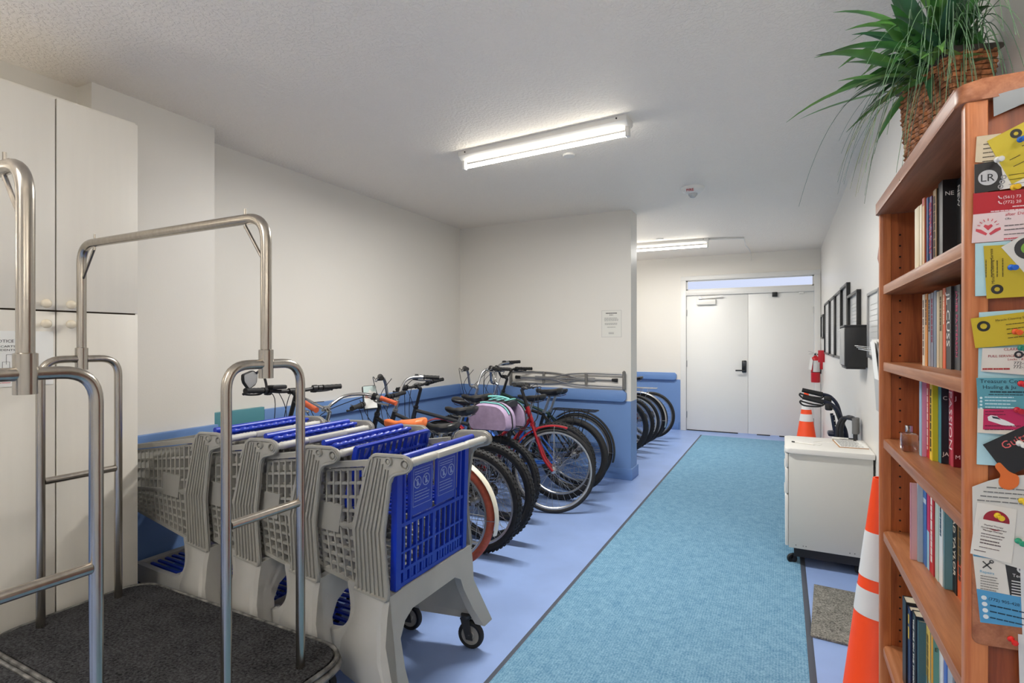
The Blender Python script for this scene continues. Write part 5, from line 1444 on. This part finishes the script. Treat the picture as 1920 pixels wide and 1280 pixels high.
# ------------------------------------------------------------------ white drawer unit and the things on it
def drawer_unit():
    x0, x1, y0, y1, zt = .035, .478, 3.765, 4.25, .735
    t = thing('drawer_unit', 'white metal drawer unit on castors beside the runner carpet', 'drawer unit', (0, 0, 0))
    PUTTY = pm('drawer_enamel', (205, 204, 197), .4); TOPW = pm('drawer_top', (232, 230, 224), .35)
    MB().bb(x0, x1, y0, y1, .115, zt - .03, .003).build('body', PUTTY, t)
    MB().prism(round_poly([(x0 - .022, y0 - .012), (x1 + .008, y0 - .012), (x1 + .008, y1 + .012), (x0 - .022, y1 + .012)], [.03, .004, .004, .03], 5), 'xy', zt - .03, zt, .006).build('top', TOPW, t)
    for za, zb in ((.612, .70), (.448, .606), (.122, .442)):
        d = MB().bb(x0 - .020, x0 - .001, y0 + .003, y1 - .003, za, zb, .007).build('drawer', TOPW, t)
        MB().bb(x0 - .024, x0 - .018, y0 + .12, y1 - .12, zb - .022, zb - .010, .002).build('pull', PUTTY, d)
    MB().bb(x0 + .03, x1 - .01, y0 + .02, y1 - .02, .058, .114).build('base_plate', BLACKP, t)
    b = MB()
    for q in (.075, .115, .13, .36, .385, .44, .462): b.lathe([(0, 0), (.0028, 0), (.0028, .0006), (0, .0006)], (q, y0 + .0002, .135 + .0 * q), (0, -1, 0), 8)
    b.build('rivet_hole', BLACKP, t)
    for xx in (x0 + .03, x1 - .05):
        for yy in (y0 + .06, y1 - .06): caster(t, xx, yy, .030, .022, .060, BLACKP, BLACKR, BLACKP, ang=.4)
drawer_unit()
ZT = .7352
t = thing('clipboard', 'brown clipboard with white printed form on the drawer unit', 'clipboard', (.39, 4.045, ZT), math.radians(4))
MB().bb(-.080, .080, -.115, .155, 0, .004, .001).build('board', pm('hardboard', (176, 130, 84), .6), t)
MB().bb(-.074, .080, -.112, .146, .0042, .0052).build('paper', PAPER, t)
b = MB(); print_lines(b, (-.066, .12, .0053), (1, 0, 0), (0, 1, 0), .13, 16, .0145, .0035); b.build('lettering', GREYINK, t, smooth=0)
MB().bb(-.04, .04, .138, .158, .0055, .014, .002).build('clip', CHROME, t)
t = thing('pen', 'white pen with a dark cap and looped string on the drawer unit', 'pen', (.125, 3.96, ZT + .0045), math.radians(-22))
MB().cyl((-.055, 0, 0), (.06, 0, 0), .0042, 10).build('barrel', LAMPBODY, t); MB().cyl((-.075, 0, 0), (-.055, 0, 0), .0045, 10).build('cap', BLACKP, t)
MB().tube(smooth_path([(.06, 0, 0), (.09, .02, -.003), (.07, .09, -.003), (.02, .10, -.003), (.05, .16, -.003), (.13, .17, -.003)]), .0011, 5).build('string', LAMPBODY, t)
t = thing('marker', 'white marker with thick black cap behind the clipboard', 'marker', (.375, 4.222, ZT + .009), math.radians(-4))
MB().cyl((-.075, 0, 0), (.02, 0, 0), .0085, 12).build('barrel', LAMPBODY, t); MB().cyl((.02, 0, 0), (.065, 0, 0), .0092, 12).build('cap', BLACKP, t)

# ------------------------------------------------------------------ walking aids behind the drawer unit
def rollator():
    t = thing('rollator', 'black folding rollator with looped brake levers behind the white drawer unit', 'walking aid', (.30, 4.62, 0))
    PO = pm('rollator_paint', (40, 44, 62), .35, .4)
    for s, dz in ((1, .0), (-1, -.045)):
        y = s * .055
        b = MB(); b.tube(smooth_path([(-.03, y, 1.0 + dz), (.02, y, .985 + dz), (.062, y, .935 + dz), (.085, y, .86 + dz), (.115, y, .72), (.13, y, .45), (.14, y, .16)], 6), .0125, 12); up = b.build('upright', PO, t)
        b = MB(); b.tube([(-.165, y, 1.028 + dz), (-.03, y, .998 + dz)], .0175, 14, radii=[.016, .0185]); b.build('grip', GRIPB, t)
        b = MB(); b.tube(smooth_path([(-.02, y, .985 + dz), (-.06, y, .963 + dz), (-.15, y, .965 + dz), (-.180, y, .985 + dz), (-.178, y, 1.0 + dz), (-.165, y, .995 + dz), (-.10, y, .978 + dz), (-.03, y, .972 + dz)], 5), .006, 8); b.build('brake_lever', BLACKP, t)
        b = MB(); b.tube(smooth_path([(.01, y - .02, .97 + dz), (.05, y - .03, .88), (.09, y - .02, .75), (.12, y, .60)], 5), .003, 6); b.build('cable', BLACKP, t)
        b = MB(); b.box((.005, y, .965 + dz), (.05, .03, .055), .012); b.build('brake_housing', BLACKP, t)
        b = MB(); b.cyl((.03, y, .86), (.075, y, .55), .011); b.cyl((.075, y, .55), (-.10, y, .16), .0115)
        b.build('front_leg', PO, t)
        b = MB()
        for i in range(7): b.lathe([(0, 0), (.0035, 0), (.0035, .001), (0, .001)], (.040 + .006 * i, y - .0115, .82 - .035 * i), (0, -1, 0), 8)
        b.build('height_hole', LAMPBODY, t)
        for xx in (-.10, .14): caster(t, xx, y, .085, .026, .18, PO, BLACKR, CARTG, ang=PI * (0 if xx < 0 else 1), name='caster')
    b = MB(); b.cyl((.09, -.06, .78), (.09, .06, .78), .010); b.cyl((.10, -.06, .50), (.10, .06, .50), .010); b.bb(.0, .12, -.05, .05, .70, .735, .012); b.build('cross_frame', PO, t)
rollator()
def walker():
    t = thing('walking_frame', 'folded walking frame with grey foam grips standing against the right wall', 'walking aid', (.43, 4.42, 0))
    DK = pm('walker_tube', (70, 70, 74), .35, .6); FO = pm('grey_foam', (112, 112, 112), .85)
    for s, dx in ((1, 0.0), (-1, -.03)):
        y = s * .03
        b = MB(); b.tube(fillet([(-.06 + dx, y + .06, .02), (-.05 + dx, y + .06, .80), (-.02 + dx, y + .05, .865), (.025 + dx * .3, y - .04, .865), (.028 + dx * .3, y - .045, .02)], .04, 6), .0125, 12); b.build('leg_frame', DK, t)
        b = MB(); b.tube([(.027 + dx * .3, y - .043, .87), (.028 + dx * .3, y - .045, .765)], .021, 14); b.build('grip', FO, t)
        for p in ((-.06 + dx, y + .06), (.028 + dx * .3, y - .045)): MB().cyl((p[0], p[1], .0), (p[0], p[1], .04), .017, 12).build('rubber_foot', BLACKR, t)
    b = MB(); b.cyl((-.055, -.02, .45), (.02, .05, .45), .009); b.build('cross_brace', DK, t)
walker()

# ------------------------------------------------------------------ traffic cones
def cone(x, y, label, h=.715, r0=.128, bands=((.34, .435), (.495, .645)), rot=.1):
    t = thing('traffic_cone', label, 'traffic cone', (x, y, 0), rot, 'orange traffic cones by the right wall')
    OR = pm('cone_orange', (255, 78, 22), .45) if 'cone_orange' not in bpy.data.materials else bpy.data.materials['cone_orange']
    WH = pm('cone_collar', (232, 230, 228), .35) if 'cone_collar' not in bpy.data.materials else bpy.data.materials['cone_collar']
    rr = lambda z: r0 + (.027 - r0) * (z - .03) / (h - .03)
    MB().prism(round_poly([(-.165, -.165), (.165, -.165), (.165, .165), (-.165, .165)], .03, 4), 'xy', .004, .03, .008).build('base', OR, t)
    MB().lathe([(rr(.02) + .012, .028), (rr(.05), .05), (rr(h) , h), (rr(h) - .006, h), (rr(.05) - .01, .03)], seg=36).build('cone_body', OR, t)
    for za, zb in bands:
        MB().lathe([(rr(za) + .0015, za), (rr(zb) + .0015, zb)], seg=36).build('reflective_collar', WH, t)
cone(.318, 2.31, 'orange traffic cone with white collars just behind the bookcase', .91, .132, ((.43, .52), (.56, .72)), 0.0)
cone(.285, 8.15, 'orange traffic cone by the double doors, behind the drawer unit')

# ------------------------------------------------------------------ right wall: frames, boxes, extinguisher
XW = .4895
FRB = pm('frame_black', (26, 26, 27), .3); SHEET = pm('poster_sheet', (222, 222, 220), .5); GLZ = pm('frame_glazing', (232, 232, 230), .22)
def wall_frame(y0, y1, z0, z1, label, fw=.022, dp=.022, mat=FRB, group='framed notices on the right wall', lines=18):
    t = thing('picture_frame', label, 'picture frame', (XW, y0, z0), 0, group)
    w, hh = y1 - y0, z1 - z0; b = MB()
    b.bb(-dp, 0, 0, w, 0, fw, .002); b.bb(-dp, 0, 0, w, hh - fw, hh, .002); b.bb(-dp, 0, 0, fw, fw, hh - fw, .002); b.bb(-dp, 0, w - fw, w, fw, hh - fw, .002)
    b.build('frame', mat, t)
    MB().bb(-.006, -.001, fw, w - fw, fw, hh - fw).build('print', GLZ, t)
    b = MB(); print_lines(b, (-.0063, w - fw - .05, hh - fw - .06), (0, -1, 0), (0, 0, 1), w - 2 * fw - .1, lines, (hh - 2 * fw - .1) / lines, .004); b.build('lettering', K((176, 176, 174), .8), t, smooth=0)
wall_frame(8.02, 8.50, 1.44, 1.755, 'small black framed notice nearest the double doors', lines=8)
wall_frame(7.06, 7.80, 1.245, 1.872, 'tall black framed notice, second counted from the double doors')
wall_frame(6.36, 6.98, 1.240, 1.872, 'tall black framed notice, third counted from the double doors')
wall_frame(5.70, 6.29, 1.240, 1.874, 'tall black framed notice, fourth counted from the double doors')
wall_frame(5.09, 5.64, 1.235, 1.880, 'tall black framed notice right before the lower frame above the black box', dp=.028)
wall_frame(4.42, 5.05, 1.30, 1.765, 'black framed notice set lower, just above the black wall box', dp=.028, lines=12)
t = thing('wall_box', 'black plastic wall box hanging below the framed notices', 'wall box', (XW, 4.10, 1.232))
MB().prism(round_poly([(-.125, 0), (0, 0), (0, .27), (-.125, .27)], [.012, 0, 0, .02], 4), 'xz', 0, .30, .004).build('body', pm('black_matt_box', (32, 32, 33), .5), t)
MB().bb(-.131, -.124, .01, .29, .012, .258, .003).build('front_panel', pm('box_front_grey', (170, 170, 168), .4), t)
MB().bb(-.130, .0, -.004, .304, .262, .276, .004).build('lid', BLACKP, t)
MB().bb(-.118, -.01, .004, .296, -.012, .002, .003).build('bottom_lip', BLACKP, t)
wall_frame(3.56, 4.00, 1.30, 1.70, 'grey metal framed notice between the black wall box and the bookcase', fw=.018, dp=.018, mat=pm('frame_grey_metal', (150, 150, 150), .35, .6), lines=8)
t = thing('brochure_holder', 'grey wall pocket holding loose white papers beside the bookcase', 'holder', (XW + .001, 3.02, 1.06))
MB().prism([(-.075, .0), (0, 0), (0, .32), (-.085, .32), (-.085, .18)], 'xz', 0, .17, .004).build('pocket', pm('pocket_grey', (178, 178, 176), .5), t)
for i in range(3):
    MB().prism([(-.078 + .02 * i, .10), (-.076 + .02 * i, .10), (-.100 - .012 * i + .02 * i, .338 + .006 * i), (-.102 - .012 * i + .02 * i, .338 + .006 * i)], 'xz', .02, .15 + .04 * i).build('paper', PAPER, t)
t = thing('paper_stack', 'loose white papers sticking out above the grey wall pocket', 'paper', (XW - .002, 3.55, 1.335))
for i in range(3): MB().prism([(-.002, 0 + .012 * i), (-.002, .003 + .012 * i), (-.085 - .012 * i, .022 + .010 * i), (-.085 - .012 * i, .019 + .010 * i)], 'xz', 0, .22 - .03 * i).build('sheet', PAPER, t)
t = thing('poster', 'reddish tilted paper on the right wall peeking out past the bookcase', 'poster', (XW, 3.40, 1.90))
MB(Matrix.Rotation(math.radians(38), 4, 'X')).bb(-.0015, 0, -.16, .22, -.20, .14).build('sheet', pm('poster_red_brown', (150, 84, 66), .6), t)

def extinguisher():
    t = thing('fire_extinguisher', 'red fire extinguisher with white tag on the right wall by the doors', 'fire extinguisher', (.405, 8.42, .84))
    RD = pm('extinguisher_red', (190, 24, 34), .3)
    MB().lathe([(0, 0), (.05, 0), (.056, .008), (.056, .31), (.050, .335), (.028, .352), (.022, .356), (.022, .368), (0, .368)], seg=28).build('cylinder', RD, t)
    MB().lathe([(.0565, .145), (.0565, .30)], seg=28, a0=PI * 1.05, a1=PI * 2.0).build('instruction_label', pm('label_silver', (206, 206, 204), .4), t)
    MB().lathe([(.0567, .138), (.0567, .146)], seg=28).build('strap', BLACKP, t)
    b = MB(); b.box((0, 0, .385), (.03, .03, .04), .005); b.bar((-.02, 0, .405), (-.085, 0, .425), .02, .006); b.bar((-.02, 0, .392), (-.08, 0, .388), .02, .006); b.build('valve_lever', ALU, t)
    b = MB(); b.tube(smooth_path([(.02, 0, .385), (.06, -.01, .37), (.066, -.02, .25), (.062, -.015, .12)], 5), .008, 8); b.build('hose', BLACKP, t)
    b = MB(); b.lathe([(.012, 0), (.012, .01), (0, .01)], (-.005, -.016, .385), (0, -1, 0), 12); b.build('gauge', BLACKP, t)
    b = MB(); b.prism([(-.085, .18), (-.05, .17), (-.035, .30), (-.055, .36), (-.07, .31)], 'xz', -.062, -.061); b.build('paper_tag', PAPER, t)
    MB().bb(.05, .0858, -.03, .03, .18, .34, .003).build('wall_bracket', RD, t)
extinguisher()
t = thing('extinguisher_sign', 'small red projecting sign above the fire extinguisher', 'sign', (XW, 8.02, 1.13))
MB().bb(-.075, 0, 0, .003, 0, .155, .001).build('sign_blade', pm('sign_red', (190, 24, 40), .4), t)
MB().bb(-.004, 0, -.012, .015, 0, .155, .001).build('wall_flange', pm('sign_red_flange', (180, 24, 40), .4), t)

# paper notice on the partition
t = thing('wall_notice', 'white printed notice taped to the partition wall above the crutches', 'notice', (-1.565, 5.3595, 1.582))
MB().bb(-.10, .10, -.0012, 0, -.134, .134).build('paper', pm('notice_paper', (224, 222, 214), .8), t)
MB().bb(-.105, .105, -.0008, 0, -.139, .139).build('plastic_sleeve', pm('sleeve', (206, 204, 198), .2), t)
b = MB(); print_lines(b, (-.06, -.0013, .108), (1, 0, 0), (0, 0, 1), .12, 1, .02, .010, .02); print_lines(b, (-.02, -.0013, .090), (1, 0, 0), (0, 0, 1), .04, 1, .02, .010, .02)
for z, r_, w_ in ((.058, 3, .15), (.005, 2, .14), (-.035, 1, .09), (-.09, 2, .06)): print_lines(b, (-w_ / 2, -.0013, z), (1, 0, 0), (0, 0, 1), w_, r_, .013, .004, .1)
b.build('lettering', K((96, 96, 94), .8), t, smooth=0)

# ------------------------------------------------------------------ crutches lying on the partition rail
def crutch(x0, flip, y, z, label, tilt=0.0):
    t = thing('crutch', label, 'crutch', (x0, y, z), 0, 'aluminium crutches on the bumper rail')
    t.rotation_euler = (0, tilt, PI if flip else 0)
    L = 1.22; GP = pm('crutch_rubber', (116, 114, 110), .7)
    b = MB()                                                     # lies along +x, underarm pad at x = 0, tip at L
    for s in (-1, 1):
        b.tube(smooth_path([(.01, 0, s * .062), (.40, 0, s * .062), (.62, 0, s * .045), (.78, 0, s * .012), (.98, 0, s * .012)], 6), .0085, 10)
    b.build('side_bow', ALU, t)
    b = MB(); b.tube([(.62, 0, 0), (L - .04, 0, 0)], .010, 12); b.build('extension_tube', ALU, t)
    b = MB(); b.tube([(0, 0, -.082), (0, 0, .082)], .02, 14, radii=[.017, .017]); b.sphere((0, 0, -.082), .017); b.sphere((0, 0, .082), .017); b.build('underarm_pad', GP, t)
    b = MB(); b.cyl((.40, 0, -.066), (.40, 0, .066), .0145); b.build('hand_grip', GP, t)
    MB().lathe([(.012, -.03), (.015, -.03), (.019, .02), (.019, .028), (0, .028)], (L - .03, 0, 0), (1, 0, 0), 16).build('rubber_tip', BLACKR, t)
    b = MB()
    for q in (.70, .76): b.cyl((q, 0, -.018), (q, 0, .018), .004, 8)
    b.build('wing_bolt', CHROME, t)
crutch(-2.715, False, 5.3425, 1.0055, 'aluminium crutch resting on the blue partition rail, grey pad to the left', 0.0)
crutch(-1.425, True, 5.3215, 1.0055, 'aluminium crutch resting on the blue partition rail, grey pad to the right end', 0.0)
